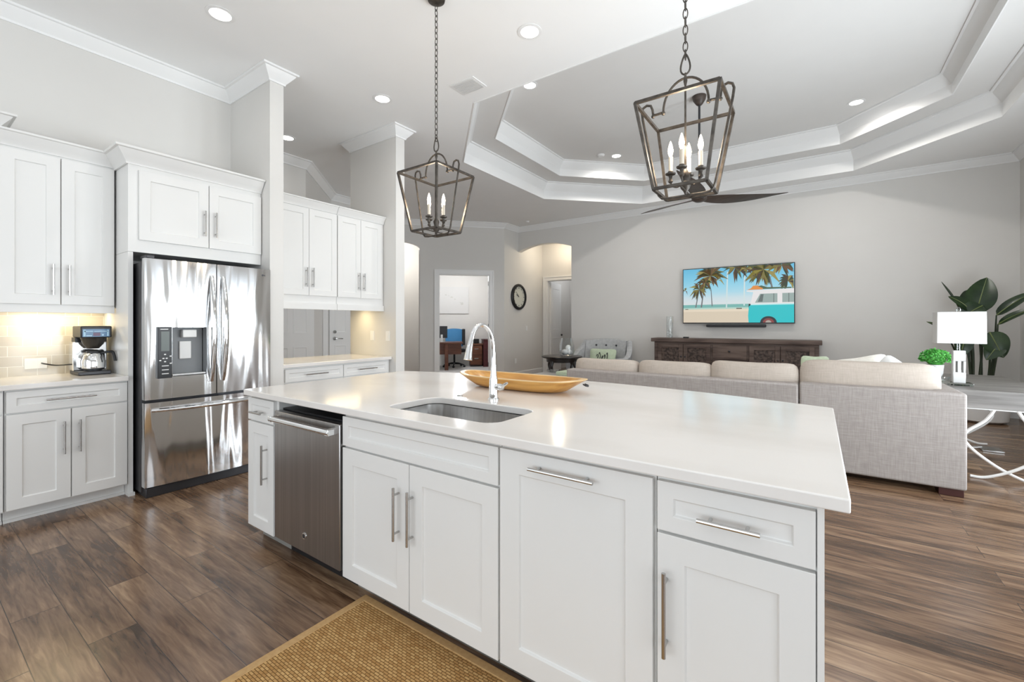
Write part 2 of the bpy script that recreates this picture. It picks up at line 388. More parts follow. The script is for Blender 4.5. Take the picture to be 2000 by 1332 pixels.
def shaker(mb, F, a0, a1, z0, z1, rail=0.07, t=0.02, rec=0.009, sl=0.004):
    """door or drawer front: frame with a recessed flat panel"""
    A = [(a0, z0), (a1, z0), (a1, z1), (a0, z1)]; b = rail
    B = [(a0 + b, z0 + b), (a1 - b, z0 + b), (a1 - b, z1 - b), (a0 + b, z1 - b)]
    C = [(a0 + b + sl, z0 + b + sl), (a1 - b - sl, z0 + b + sl), (a1 - b - sl, z1 - b - sl), (a0 + b + sl, z1 - b - sl)]
    bm = mb.bm; mk = lambda L, d: [bm.verts.new(F(p[0], p[1], d)) for p in L]
    vA0 = mk(A, 0); vA = mk(A, t); vB = mk(B, t); vC = mk(C, t - rec)
    mb._f(vA0[::-1])
    for i in range(4):
        j = (i + 1) % 4
        mb._f([vA0[i], vA0[j], vA[j], vA[i]]); mb._f([vA[i], vA[j], vB[j], vB[i]]); mb._f([vB[i], vB[j], vC[j], vC[i]])
    mb._f(vC); return mb
def pull(F, a, z, L, vert, d0, parent, name='handle', m='nickel', r=0.006, stand=0.032, inset=0.03):
    mb = MB(); h = L / 2
    e = (lambda t: F(a, z + t, d0 + stand)) if vert else (lambda t: F(a + t, z, d0 + stand))
    p = (lambda t, d: F(a, z + t, d0 + d)) if vert else (lambda t, d: F(a + t, z, d0 + d))
    mb.tube([e(-h), e(h)], r, 10)
    for t in (-h + inset, h - inset): mb.tube([p(t, 0), p(t, stand)], r * 0.8, 8)
    return mb.build(name, m, parent)
def door(F, a0, a1, z0, z1, root, ha=None, hz=None, hl=0.23, vert=True, rail=0.07, d0=0.0, name='door', m='cab'):
    o = shaker(MB(), lambda a, z, d: F(a, z, d0 + d), a0, a1, z0, z1, rail).build(name, m, root, bevel=0.0015, smooth=False)
    if ha is not None: pull(F, ha, hz, hl, vert, d0 + 0.02, o)
    return o
CROWN = lambda top, p, h: [(0, top - h), (0.012, top - h), (0.016, top - h * 0.86), (p * 0.40, top - h * 0.62), (p * 0.72, top - h * 0.28), (p * 0.80, top - h * 0.16), (p * 0.97, top - h * 0.14), (p, top - h * 0.10), (p, top), (0, top)]

# ================================================================== SETTING
ZC = 3.66
S2 = math.sqrt(0.5)
YT = 8.95           # television wall
XR = 2.29           # right wall
def G(m, z, d): return (-6.04 + (m + d) * S2, 8.365 + (m - d) * S2, z)    # the angled wall: m along it, d towards the kitchen

struct(MB().box(-11.5, XR, -3.7, 14, -0.12, 0.0).build('floor', 'floor', smooth=False))
pf = MB(); pf.prism([(-1.85, 0.002), (0.10, 0.002), (0.10, 0.006), (-1.85, 0.006)], lambda a, z, d: G(a, z, d), -3.6, -0.06)
struct(pf.build('floor_office', 'carpet', smooth=False))
struct(MB().box(XR + 0.14, 9, -8, 10, -0.2, -0.03).build('floor_patio', 'sky_out', smooth=False))

OCT = [(0.5, 3.6), (1.73, 4.83), (1.73, 7.25), (0.46, 8.52), (-2.82, 8.52), (-4.23, 7.12), (-4.23, 4.83), (-3.0, 3.6)]   # counter-clockwise
def inset(poly, d):
    n = len(poly); out = []
    for i in range(n):
        p = Vector(poly[i]); d1 = (p - Vector(poly[i - 1])).normalized(); d2 = (Vector(poly[(i + 1) % n]) - p).normalized()
        n1 = Vector((-d1.y, d1.x)); n2 = Vector((-d2.y, d2.x)); m = (n1 + n2) / (1 + n1.dot(n2)); q = p + m * d; out.append((q.x, q.y))
    return out
OCT2 = inset(OCT, 0.44)
ZM, ZT = 3.96, 4.22
cb = MB()
cb.plate([(XR + 0.12, -3.72), (XR + 0.12, YT + 0.12), (-11.5, YT + 0.12), (-11.5, -3.72)], [OCT], None, ZC)
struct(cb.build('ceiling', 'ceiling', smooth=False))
cb = MB(); cb.loft([[(x, y, ZC) for x, y in OCT], [(x, y, ZM) for x, y in OCT]], True, False)
cb.plate(OCT, [OCT2], None, ZM)
cb.loft([[(x, y, ZM) for x, y in OCT2], [(x, y, ZT) for x, y in OCT2]], True, False)
cb._f([cb.bm.verts.new((x, y, ZT)) for x, y in OCT2])
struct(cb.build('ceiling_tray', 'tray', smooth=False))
tp = lambda top, h, p, z0: [(0, z0), (0.012, z0), (0.012, top - h), (0.02, top - h * 0.93), (p * 0.45, top - h * 0.6), (p * 0.75, top - h * 0.25), (p * 0.8, top - h * 0.15), (p, top - h * 0.12), (p, top), (0, top)]
struct(MB().sweep(OCT, tp(ZM, 0.15, 0.12, ZC - 0.006), True).build('trim_1', 'trim', ang=25))
struct(MB().sweep(OCT2, tp(ZT, 0.14, 0.12, ZM - 0.006), True).build('trim_2', 'trim', ang=25))
CH, CP = 0.115, 0.10
def crown_on(path, name, closed=False, flip=1): return struct(MB().sweep(path, CROWN(ZC, CP, CH), closed, flip).build(name, 'trim', ang=25))
def base_on(path, name, flip=1): return struct(MB().sweep(path, [(0, 0), (0.015, 0), (0.015, 0.12), (0.008, 0.135), (0, 0.135)], False, flip).build(name, 'trim', smooth=False))

XW = -4.92     # kitchen left wall face
struct(MB().box(XW - 0.12, XW, -3.7, 2.04, 0, ZC).build('wall_left', 'wall', smooth=False))
struct(MB().box(XW - 0.12, -4.13, 2.04, 2.165, 0, ZC).build('wall_fridge_side', 'wall', smooth=False))
struct(MB().box(-5.02, -4.13, 3.51, 3.64, 0, ZC).build('wall_nook_side', 'wall', smooth=False))
struct(MB().box(-4.98, -4.86, 2.165, 3.51, 0, 0.875).build('wall_nook_low', 'wall', smooth=False))
crown_on([(XW, -3.6), (XW, 2.04), (-4.13, 2.04), (-4.13, 2.165), (-5.04, 2.165), (-5.04, -3.6)], 'trim_3', flip=-1)
crown_on([(-5.02, 3.51), (-4.13, 3.51), (-4.13, 3.64), (-5.02, 3.64)], 'trim_4', True, flip=-1)
# corridor behind the nook
struct(MB().box(-6.22, -6.10, -3.7, 3.52, 2.5, ZC).build('wall_corridor', 'wall', smooth=False))
df = MB(); df.prism([(-6.10, 3.52), (-7.23, 4.65), (-7.31, 4.57), (-6.22, 3.48)], lambda a, b, d: (a, b, d), 2.5, ZC); struct(df.build('wall_corridor_angled', 'wall', smooth=False))
struct(MB().box(-7.35, -7.23, -3.7, 5.45, 0, ZC).build('wall_corridor_far', 'wall', smooth=False))
crown_on([(-6.10, -3.6), (-6.10, 3.52), (-7.23, 4.65), (-7.23, 5.45)], 'trim_5', flip=-1)
# television wall with the segmental arch
spr, apx = 3.07, 3.21
ax0, ax1 = -6.04, -4.585
archpts = []
hw = (ax1 - ax0) / 2; rise = apx - spr; rad = (hw * hw + rise * rise) / (2 * rise); half = math.degrees(math.asin(hw / rad))
archpts = [((ax0 + ax1) / 2 + rad * math.sin(R(t)), spr - (rad - rise) + rad * math.cos(R(t))) for t in [half - 2 * half * i / 20 for i in range(21)]]  # right to left
tvw = MB(); tvw.prism([(XR + 0.12, 0), (XR + 0.12, ZC), (ax0 - 0.10, ZC), (ax0 - 0.10, spr)] + archpts[::-1][0:] + [(ax1, 0)], FY(YT), -0.14, 0)
struct(tvw.build('wall_television', 'wall', smooth=False))
struct(MB().box(-6.16, -6.04, 8.365, 10.2, 0, ZC).build('wall_clock', 'wall', smooth=False))
struct(MB().box(ax1, ax1 + 0.12, YT + 0.14, 10.2, 0, ZC).build('wall_hall_right', 'wall', smooth=False))
hw_ = MB(); hw_.prism([(-6.16, 0), (-6.16, ZC), (-4.46, ZC), (-4.46, 0), (-5.0, 0), (-5.0, 2.45), (-5.9, 2.45), (-5.9, 0)], FY(10.1), -0.12, 0)
struct(hw_.build('wall_hall_end', 'wall', smooth=False))
struct(MB().box(-6.16, -4.46, YT + 0.12, 12.6, 3.4, 3.5).build('ceiling_hall', 'ceiling', smooth=False))
struct(MB().box(-6.3, -4.3, 12.0, 12.1, 0, 3.4).build('wall_bedroom', 'wall', smooth=False))
struct(MB().box(-6.3, -6.2, 10.23, 12.1, 0, 3.4).build('wall_bedroom_left', 'wall', smooth=False))
struct(MB().box(-4.3, -4.2, 10.23, 12.1, 0, 3.4).build('wall_bedroom_right', 'wall', smooth=False))
# angled wall with office door opening and foyer arch
fa = [(-1.945 - 0.8 + 0.8 * math.cos(R(t)) * 1.0, 3.0 + 0.20 * math.sin(R(t))) for t in range(0, 181, 9)]
dw = MB(); dw.prism([(0.0, 0), (0.0, ZC), (-4.6, ZC), (-4.6, 0), (-3.545, 0)] + fa[::-1] + [(-1.945, 0), (-1.52, 0), (-1.52, 2.45), (-0.351, 2.45), (-0.351, 0)], G, -0.12, 0)
struct(dw.build('wall_angled', 'wall', smooth=False))
p0 = G(-4.6, 0, 0)
crown_on([(p0[0], p0[1]), (-6.04, 8.365), (-6.04, YT), (XR, YT), (XR, -3.6)], 'trim_6', flip=-1)
base_on([(-6.04, 10.1), (-6.04, 8.365), G(-0.231, 0, 0)[:2]], 'baseboard_clock', flip=1)
base_on([(ax1, YT), (XR, YT), (XR, 5.77)], 'baseboard_television', flip=-1)
# office behind the angled wall
struct(MB().prism([(-1.97, 0), (0.2, 0), (0.2, 2.9), (-1.97, 2.9)], G, -3.72, -3.6).build('wall_office_rear', 'wall', smooth=False))
struct(MB().prism([(-1.97, 0), (-1.85, 0), (-1.85, 2.9), (-1.97, 2.9)], G, -3.6, -0.12).build('wall_office_left', 'wall', smooth=False))
struct(MB().prism([(0.08, 0), (0.2, 0), (0.2, 2.9), (0.08, 2.9)], G, -3.6, -0.47).prism([(-0.02, 0), (0.05, 0), (0.05, 2.9), (-0.02, 2.9)], G, -0.60, -0.12).build('wall_office_right', 'wall', smooth=False))
struct(MB().prism([(-1.97, 2.9), (0.05, 2.9), (0.05, 3.0), (-1.97, 3.0)], G, -3.72, -0.12).build('ceiling_office', 'ceiling', smooth=False))
# foyer beyond the arch
struct(MB().prism([(-5.4, 0), (-1.97, 0), (-1.97, ZC), (-5.4, ZC)], G, -2.3, -2.18).build('wall_foyer', 'wall', smooth=False))
def casing(F, a0, a1, z1, wdt, root, d=0.018):
    mb = MB(); mb.prism([(a0 - wdt, 0), (a0, 0), (a0, z1), (a1, z1), (a1, 0), (a1 + wdt, 0), (a1 + wdt, z1 + wdt), (a0 - wdt, z1 + wdt)], F, 0, d)
    mb.prism([(a0 - wdt, 0), (a0 - wdt + 0.025, 0), (a0 - wdt + 0.025, z1 + wdt - 0.025), (a1 + wdt - 0.025, z1 + wdt - 0.025), (a1 + wdt - 0.025, 0), (a1 + wdt, 0), (a1 + wdt, z1 + wdt), (a0 - wdt, z1 + wdt)], F, d, d + 0.012)
    return mb.build('casing', 'trim', root, smooth=False)
def jamb(F, a0, a1, z1, dep, root):
    mb = MB(); mb.prism([(a0, 0), (a0 + 0.018, 0), (a0 + 0.018, z1 - 0.018), (a1 - 0.018, z1 - 0.018), (a1 - 0.018, 0), (a1, 0), (a1, z1), (a0, z1)], F, -dep, 0.0)
    return mb.build('jamb', 'trim', root, smooth=False)
d1 = sthing('door_1', (-6.7, 7.7, 0)); casing(G, -1.52, -0.351, 2.45, 0.10, d1); jamb(G, -1.52, -0.351, 2.45, 0.13, d1)
for z in (0.3, 1.2, 2.2): MB().prism([(-0.376, z), (-0.369, z), (-0.369, z + 0.1), (-0.376, z + 0.1)], G, -0.09, -0.03).build('hinge', 'dark', d1)
def panel_leaf(mb, F, a0, a1, z1):
    shaker(mb, F, a0, a1, 0.01, z1, 0.0001, 0.04, 0.0001, 0.00005)
    for z0, zz in ((0.22, 0.92), (1.14, z1 - 0.15)):
        for s0, s1 in ((0.0, 0.5), (0.5, 1.0)):
            b0 = a0 + 0.1 + (a1 - a0 - 0.2) * s0 + (0.04 if s0 else 0); b1 = a0 + 0.1 + (a1 - a0 - 0.2) * s1 - (0.04 if not s0 else 0)
            shaker(mb, lambda a, z, d: F(a, z, d + 0.034), b0, b1, z0, zz, 0.02, 0.012, 0.010, 0.01)
    return mb
# hall door, ajar into the room beyond
d2 = sthing('door_2', (-5.45, 10.1, 0)); casing(FY(10.1), -5.9, -5.0, 2.45, 0.10, d2); jamb(FY(10.1), -5.9, -5.0, 2.45, 0.13, d2)
th = R(100); lf = lambda a, z, d: (-5.88 + a * math.cos(th) + d * math.sin(th), 10.22 + a * math.sin(th) - d * math.cos(th), z)
ml = MB(); shaker(ml, lf, 0, 0.84, 0.01, 2.42, 0.0001, 0.04, 0.0001, 0.00005)
shaker(ml, lambda a, z, d: lf(a, z, d + 0.034), 0.13, 0.71, 0.22, 0.92, 0.02, 0.012, 0.010, 0.01); shaker(ml, lambda a, z, d: lf(a, z, d + 0.034), 0.13, 0.71, 1.14, 2.27, 0.02, 0.012, 0.010, 0.01)
lo = ml.build('leaf', 'trim', d2, smooth=False); MB().sphere(lf(0.78, 0.99, 0.075), 0.028).build('knob', 'dark', lo)
# the two corridor doors glimpsed under the nook cabinets
FC = FX(-7.23)
d3 = sthing('door_3', (-7.23, 4.1, 0)); ml = MB(); panel_leaf(ml, FC, 3.50, 4.28, 2.4); ml.build('leaf', 'trim', d3, smooth=False)
casing(FC, 3.50 - 0.02, 4.30, 2.42, 0.01, d3)
d4 = sthing('door_4', (-7.23, 5.0, 0)); ml = MB(); panel_leaf(ml, FC, 4.60, 5.36, 2.4); lo = ml.build('leaf', 'trim', d4, smooth=False); casing(FC, 4.58, 5.37, 2.42, 0.10, d4)
mb = MB(); mb.cyl((-7.19, 4.69, 1.04), 0.03, 0.02, 16, 'x'); mb.tube([(-7.17, 4.69, 1.04), (-7.13, 4.69, 1.04), (-7.12, 4.72, 1.04), (-7.12, 4.82, 1.035)], 0.009); mb.cyl((-7.19, 4.69, 1.16), 0.028, 0.03, 16, 'x'); mb.build('lever', 'nickel', lo)
# right wall with sliders and rear wall with windows
rw = MB(); rw.prism([(-3.7, 0), (YT + 0.12, 0), (YT + 0.12, ZC), (-3.7, ZC)], lambda a, z, d: (XR + d, a, z), 0, 0.0001) if False else None
for nm, y0, y1, z0, z1 in (('wall_right', 5.75, YT + 0.12, 0, ZC), ('wall_right_middle', 0.35, 1.35, 0, ZC), ('wall_right_near', -3.72, -2.95, 0, ZC), ('wall_right_above_slider', 1.35, 5.75, 2.42, ZC), ('wall_right_added_pier_near', 2.15, 2.55, 0, 2.42), ('wall_right_added_pier_middle', 3.35, 3.75, 0, 2.42), ('wall_right_added_pier_far', 4.55, 4.95, 0, 2.42), ('wall_right_above_window', -2.95, 0.35, 2.42, ZC), ('wall_right_below_window', -2.95, 0.35, 0, 0.28)):  # piers added between the glazed openings to band the fridge reflection
    struct(MB().box(XR, XR + 0.12, y0, y1, z0, z1).build(nm, 'wall', smooth=False))
for nm, x0, x1, z0, z1 in (('wall_rear_left', XW - 0.12, -4.05, 0, ZC), ('wall_rear_right', 1.25, XR, 0, ZC), ('wall_rear_above', -4.05, 1.25, 2.65, ZC), ('wall_rear_below', -4.05, 1.25, 0, 0.35)):
    struct(MB().box(x0, x1, -3.72, -3.60, z0, z1).build(nm, 'wall', smooth=False))
struct(MB().box(-7.35, XW - 0.12, -3.72, -3.6, 0, ZC).build('wall_corridor_near', 'wall', smooth=False))
def glazed(name, F, a0, a1, z0, z1, n):
    t = sthing(name, F((a0 + a1) / 2, z0, 0)); mb = MB()
    for i in range(n + 1):
        a = a0 + (a1 - a0) * i / n; mb.fbox(F, max(a0, a - 0.035), min(a1, a + 0.035), z0, z1, 0.02, 0.08)
    mb.fbox(F, a0, a1, z0, z0 + 0.06, 0.02, 0.08); mb.fbox(F, a0, a1, z1 - 0.06, z1, 0.02, 0.08)
    mb.build('frame', 'trim', t, smooth=False)
for k_, (a_, b_) in enumerate(((1.35, 2.15), (2.55, 3.35), (3.75, 4.55), (4.95, 5.75))): glazed('window_%d' % (k_ + 4), lambda a, z, d: (XR + d, a, z), a_, b_, 0.0, 2.42, 1)
glazed('window_2', lambda a, z, d: (XR + d, a, z), -2.95, 0.35, 0.28, 2.42, 3)
glazed('window_3', lambda a, z, d: (a, -3.6 - d, z), -4.05, 1.25, 0.35, 2.65, 4)

# ================================================================== KITCHEN, LEFT RUN
F1 = FX(-4.30)                 # carcass front of base run, doors add 2 cm
def base_left(y0, y1, label, handles=True):
    t = thing('base_cabinet', label, 'cabinet', (-4.6, (y0 + y1) / 2, 0), 'base cabinets along the left wall')
    MB().box(XW + 0.01, -4.30, y0, y1, 0.09, 0.878).build('body', 'cab', t, smooth=False)
    MB().box(XW + 0.01, -4.375, y0, y1, 0, 0.09).build('toe_kick', 'cab', t, smooth=False)
    MB().box(-4.375, -4.362, y0, y1, 0, 0.02).build('shoe_moulding', 'cab', t, smooth=False)
    m = (y0 + y1) / 2
    d = shaker(MB(), F1, y0 + 0.006, y1 - 0.004, 0.728, 0.868, 0.045).build('drawer', 'cab', t, bevel=0.0015, smooth=False); pull(F1, m, 0.797, 0.25, False, 0.02, d)
    door(F1, y0 + 0.006, m - 0.003, 0.10, 0.718, t, m - 0.038, 0.525, 0.225); door(F1, m + 0.003, y1 - 0.004, 0.10, 0.718, t, m + 0.04, 0.525, 0.225)
base_left(0.452, 1.066, 'white shaker base cabinet with one drawer over two doors, under the coffee maker')
base_left(-0.40, 0.448, 'white base cabinet at the left picture edge, mostly cut off')
ct = MB(); ct.box(XW + 0.008, -4.25, -0.4, 1.064, 0.880, 0.915); tag(ct.build('countertop', 'quartz', bevel=0.004, smooth=False), 'white quartz countertop along the left wall holding the coffee maker', 'countertop')
struct(MB().box(XW, XW + 0.008, -0.4, 1.07, 0.915, 1.40).build('trim_backsplash', 'tile', smooth=False))
F2 = FX(-4.59)
def upper_left(y0, y1, z0, z1, zt, label, ret=True):
    t = thing('upper_cabinet', label, 'cabinet', (-4.75, (y0 + y1) / 2, z0), 'upper cabinets along the left wall')
    MB().box(XW + 0.01, -4.59, y0, y1, z0 + 0.045, zt - 0.02).build('body', 'cab', t, smooth=False)
    MB().box(-4.61, -4.585, y0, y1, z0, z0 + 0.05).build('light_rail', 'cab', t, smooth=False)
    m = (y0 + y1) / 2
    door(F2, y0 + 0.006, m - 0.003, z0 + 0.06, z1, t, m - 0.042, z0 + 0.24, 0.225); door(F2, m + 0.003, y1 - 0.004, z0 + 0.06, z1, t, m + 0.042, z0 + 0.24, 0.225)
    MB().sweep([(-4.59, y0), (-4.59, y1), (XW, y1)] if ret else [(-4.59, y0), (-4.59, y1)], CROWN(zt, 0.085, 0.10), False, -1).build('crown', 'cab', t, ang=25)
    return t
u1 = upper_left(0.452, 1.058, 1.39, 2.525, 2.64, 'white upper cabinet with two tall shaker doors above the coffee maker', False)
MB().box(-4.80, -4.76, 0.50, 1.02, 1.425, 1.436).build('light_strip', 'amberglass', u1)
upper_left(-0.40, 0.448, 1.39, 2.60, 2.742, 'taller white upper cabinet cut off by the left picture edge, only its crown showing')
area('undercabinet_lamp', (-4.78, 0.76, 1.42), (0, 0, 0), 0.05, 0.5, 2.3, (1, 0.82, 0.50))

# outlet and coffee maker
t = thing('wall_outlet', 'white outlet plate on the tiled backsplash with a black plug', 'outlet', (XW + 0.008, 0.65, 1.0))
FB = FX(XW + 0.008)
MB().fbox(FB, 0.615, 0.735, 0.965, 1.045, 0, 0.007).build('plate', 'whiteplastic', t, bevel=0.002)
for a in (0.645, 0.70): MB().fbox(FB, a - 0.016, a + 0.016, 0.982, 1.028, 0.007, 0.009).build('socket', 'whiteplastic', t)
t = thing('coffee_maker', 'chrome and black drip coffee maker with a blue display on the left counter', 'coffee maker', (-4.66, 0.92, 0.915))
cx, cy, cz = -4.66, 0.935, 0.9165
MB().box(cx - 0.16, cx + 0.10, cy - 0.09, cy + 0.10, cz, cz + 0.028).build('base', 'dark', t, bevel=0.006)
mb = MB(); mb.box(cx - 0.16, cx - 0.045, cy - 0.095, cy + 0.105, cz + 0.028, cz + 0.25)
mb.build('tower', 'chrome', t, bevel=0.006)
h = MB().box(cx - 0.16, cx + 0.09, cy - 0.075, cy + 0.105, cz + 0.285, cz + 0.375).build('head', 'black', t, bevel=0.008)
FD = FX(cx + 0.09)
pd = MB(); pd.fbox(FD, cy - 0.065, cy + 0.09, cz + 0.292, cz + 0.352, 0, 0.003); pd.build('display', 'lcdblue', h)
pd = MB(); pd.fbox(FD, cy - 0.055, cy - 0.005, cz + 0.330, cz + 0.338, 0.003, 0.004); pd.fbox(FD, cy - 0.06, cy - 0.048, cz + 0.296, cz + 0.346, 0.003, 0.004); pd.fbox(FD, cy - 0.045, cy - 0.012, cz + 0.297, cz + 0.305, 0.003, 0.004); pd.fbox(FD, cy + 0.045, cy + 0.056, cz + 0.300, cz + 0.312, 0.003, 0.004); pd.fbox(FD, cy + 0.0, cy + 0.08, cz + 0.331, cz + 0.337, 0.003, 0.004); pd.fbox(FD, cy + 0.074, cy + 0.084, cz + 0.297, cz + 0.345, 0.003, 0.004)
pd.build('display_marks', 'lightblue', h)
pd = MB(); pd.fbox(FD, cy - 0.005, cy + 0.036, cz + 0.298, cz + 0.324, 0.003, 0.004); pd.build('button_panel', 'plum', h)
MB().lathe([(0.035, cz + 0.20), (0.062, cz + 0.235), (0.075, cz + 0.285)], (cx + 0.01, cy + 0.01, 0), 20).build('brew_basket', 'frost', t)
MB().box(cx - 0.16, cx - 0.05, cy - 0.08, cy + 0.105, cz + 0.25, cz + 0.285).build('neck', 'black', t)
MB().tube(smoothpath([(XW + 0.02, 0.705, 1.005), (XW + 0.06, 0.72, 1.0), (XW + 0.05, 0.78, 0.985), (cx - 0.165, 0.86, 0.99)], 5), 0.005).build('cord', 'black', t)
t = thing('coffee_carafe', 'steel coffee carafe with a long black handle on the coffee maker base', 'carafe', (-4.64, 0.945, 0.945))
MB().lathe([(0.05, cz + 0.030), (0.068, cz + 0.05), (0.070, cz + 0.10), (0.058, cz + 0.145), (0.04, cz + 0.165), (0.038, cz + 0.182)], (cx + 0.031, cy + 0.01, 0), 24).build('body', 'chrome', t)
MB().lathe([(0.042, cz + 0.165), (0.044, cz + 0.18), (0.025, cz + 0.19)], (cx + 0.031, cy + 0.01, 0), 20).build('lid', 'dark', t)
MB().tube(smoothpath([(cx + 0.04, cy + 0.04, cz + 0.16), (cx + 0.07, cy + 0.09, cz + 0.172), (cx + 0.10, cy + 0.110, cz + 0.165), (cx + 0.115, cy + 0.119, cz + 0.10)], 6), 0.010).build('handle', 'black', t)

# fridge surround
t = thing('upper_cabinet', 'white cabinet over the refrigerator with two wide doors', 'cabinet', (-4.6, 1.56, 1.86))
MB().box(XW + 0.01, -4.29, 1.068, 2.035, 1.86, 2.56).build('body', 'cab', t, smooth=False)
tp_ = thing('cabinet_gable', 'tall white panel standing between the left base cabinet and the refrigerator', 'panel', (-4.6, 1.082, 0))
MB().box(XW + 0.01, -4.29, 1.068, 1.098, 0, 1.858).build('panel', 'cab', tp_, smooth=False)
MB().box(-4.80, -4.275, 1.067, 1.106, 0, 0.025).build('plinth_block', 'cab', tp_, smooth=False)
F3 = FX(-4.29)
door(F3, 1.13, 1.598, 1.955, 2.49, t, 1.565, 2.155, 0.215); door(F3, 1.604, 2.03, 1.955, 2.49, t, 1.648, 2.155, 0.215)
MB().sweep([(XW + 0.012, 1.066), (-4.29, 1.066), (-4.29, 2.035)], CROWN(2.64, 0.09, 0.115), False, -1).build('crown', 'cab', t, ang=25)

# refrigerator
t = thing('refrigerator', 'stainless French door refrigerator with a dark ice and water dispenser', 'refrigerator', (-4.45, 1.58, 0))
xf = -4.085
MB().box(-4.88, -4.185, 1.118, 2.03, 0.03, 1.775).build('body', 'dark', t, bevel=0.006)
mb = MB(); mb.box(-4.30, -4.12, 1.13, 2.03, 0.0, 0.07); mb.build('base_grille', 'dark', t, bevel=0.004)
FF = FX(-4.18)
def bow(y0, y1, z0, z1, hole=None):
    """door slab with a gently crowned front"""
    mb = MB(); n = 14; T = 0.095
    def dep(y): u = (y - 1.12) / (2.035 - 1.12) * 2 - 1; return T - 0.028 * u * u
    ys = [y0 + (y1 - y0) * i / n for i in range(n + 1)]
    if hole: ys = sorted(set(ys + [hole[0], hole[1]]))
    def strip(ya, yb, za, zb): mb.hexa([FF(ya, za, 0), FF(yb, za, 0), FF(yb, za, dep(yb)), FF(ya, za, dep(ya)), FF(ya, zb, 0), FF(yb, zb, 0), FF(yb, zb, dep(yb)), FF(ya, zb, dep(ya))])
    bm = mb.bm
    zs = [z0, z1] if not hole else [z0, hole[2], hole[3], z1]
    gf = {}; gb = {}
    for i, y in enumerate(ys):
        for k, z in enumerate(zs): gf[i, k] = bm.verts.new(FF(y, z, dep(y))); gb[i, k] = bm.verts.new(FF(y, z, 0.0))
    N, K = len(ys), len(zs)
    for i in range(N - 1):
        for k in range(K - 1):
            inh = hole and ys[i] >= hole[0] - 1e-6 and ys[i + 1] <= hole[1] + 1e-6 and k == 1
            if not inh: mb._f([gf[i, k], gf[i + 1, k], gf[i + 1, k + 1], gf[i, k + 1]])
            mb._f([gb[i, k], gb[i, k + 1], gb[i + 1, k + 1], gb[i + 1, k]])
    for i in range(N - 1):
        mb._f([gf[i, 0], gb[i, 0], gb[i + 1, 0], gf[i + 1, 0]]); mb._f([gf[i, K - 1], gf[i + 1, K - 1], gb[i + 1, K - 1], gb[i, K - 1]])
    for k in range(K - 1):
        mb._f([gf[0, k], gf[0, k + 1], gb[0, k + 1], gb[0, k]]); mb._f([gf[N - 1, k], gb[N - 1, k], gb[N - 1, k + 1], gf[N - 1, k + 1]])
    if hole:
        ii = [i for i in range(N) if hole[0] - 1e-6 <= ys[i] <= hole[1] + 1e-6]
        for a, b in zip(ii, ii[1:]):
            mb._f([gf[a, 1], gf[b, 1], gb[b, 1], gb[a, 1]]); mb._f([gf[a, 2], gb[a, 2], gb[b, 2], gf[b, 2]])
        for i in (ii[0], ii[-1]): mb._f([gf[i, 1], gb[i, 1], gb[i, 2], gf[i, 2]])
    return mb
dl = bow(1.12, 1.583, 0.735, 1.80, (1.285, 1.515, 0.90, 1.28)).build('door', 'fsteel', t)
dr = bow(1.590, 2.035, 0.735, 1.80).build('door', 'fsteel', t)
fz = bow(1.12, 2.035, 0.08, 0.712).build('freezer_drawer', 'fsteel', t)
dep = lambda y: 0.095 - 0.028 * ((y - 1.12) / 0.915 * 2 - 1) ** 2
def fh(y, lab, par):
    pts = [FF(y, 0.84 + (1.70 - 0.84) * i / 16, dep(y) + 0.012 + 0.055 * math.sin(math.pi * i / 16) ** 0.7) for i in range(17)]
    MB().tube(pts, [0.014 + 0.009 * math.sin(math.pi * i / 16) for i in range(17)], 12).build('handle', 'chrome', par)
fh(1.545, '', dl); fh(1.63, '', dr)
pts = [FF(1.16 + 0.83 * i / 18, 0.655, dep(1.16 + 0.83 * i / 18) + 0.008 + 0.05 * math.sin(math.pi * i / 18) ** 0.6) for i in range(19)]
MB().tube(pts, 0.015, 10).build('handle', 'chrome', fz)
MB().fbox(FF, 1.190, 1.280, 0.893, 1.285, 0.07, 0.099).build('control_panel', 'black', dl, bevel=0.003)
mb = MB(); mb.fbox(FF, 1.21, 1.262, 1.10, 1.25, 0.099, 0.1005); mb.build('panel_display', 'screen_dark', dl)
for z in (0.925, 0.955, 0.985): MB().fbox(FF, 1.215, 1.258, z, z + 0.006, 0.099, 0.1005).build('button', 'whiteplastic', dl, smooth=False)
for a, z in ((1.235, 1.075), (1.225, 1.045), (1.245, 1.045), (1.235, 1.02), (1.205, 1.03), (1.27, 1.06), (1.27, 1.005)): MB().fbox(FF, a - 0.006, a + 0.006, z - 0.004, z + 0.004, 0.099, 0.1005).build('icon', 'whiteplastic', dl, smooth=False)
mb = MB(); mb.fbox(FF, 1.205, 1.255, 1.264, 1.270, 0.099, 0.1005); mb.build('panel_mark', 'whiteplastic', dl, smooth=False)
mb = MB(); mb.fbox(FF, 1.288, 1.512, 0.903, 1.277, 0.0015, 0.012); mb.build('dispenser_recess', M['recess'], dl)
mb = MB(); mb.fbox(FF, 1.36, 1.455, 1.20, 1.262, 0.012, 0.07); mb.build('ice_chute', 'whiteplastic', dl, bevel=0.006)
mb = MB(); mb.fbox(FF, 1.35, 1.43, 1.03, 1.17, 0.012, 0.03); mb.build('paddle', 'whiteplastic', dl, bevel=0.004)
mb = MB(); mb.fbox(FF, 1.288, 1.512, 0.905, 0.918, 0.012, 0.085); mb.build('drip_tray', 'nickel', dl)
mb = MB(); mb.box(-4.26, -4.11, 1.13, 1.18, 1.80, 1.825); mb.build('hinge_cover', 'dark', t, bevel=0.004)
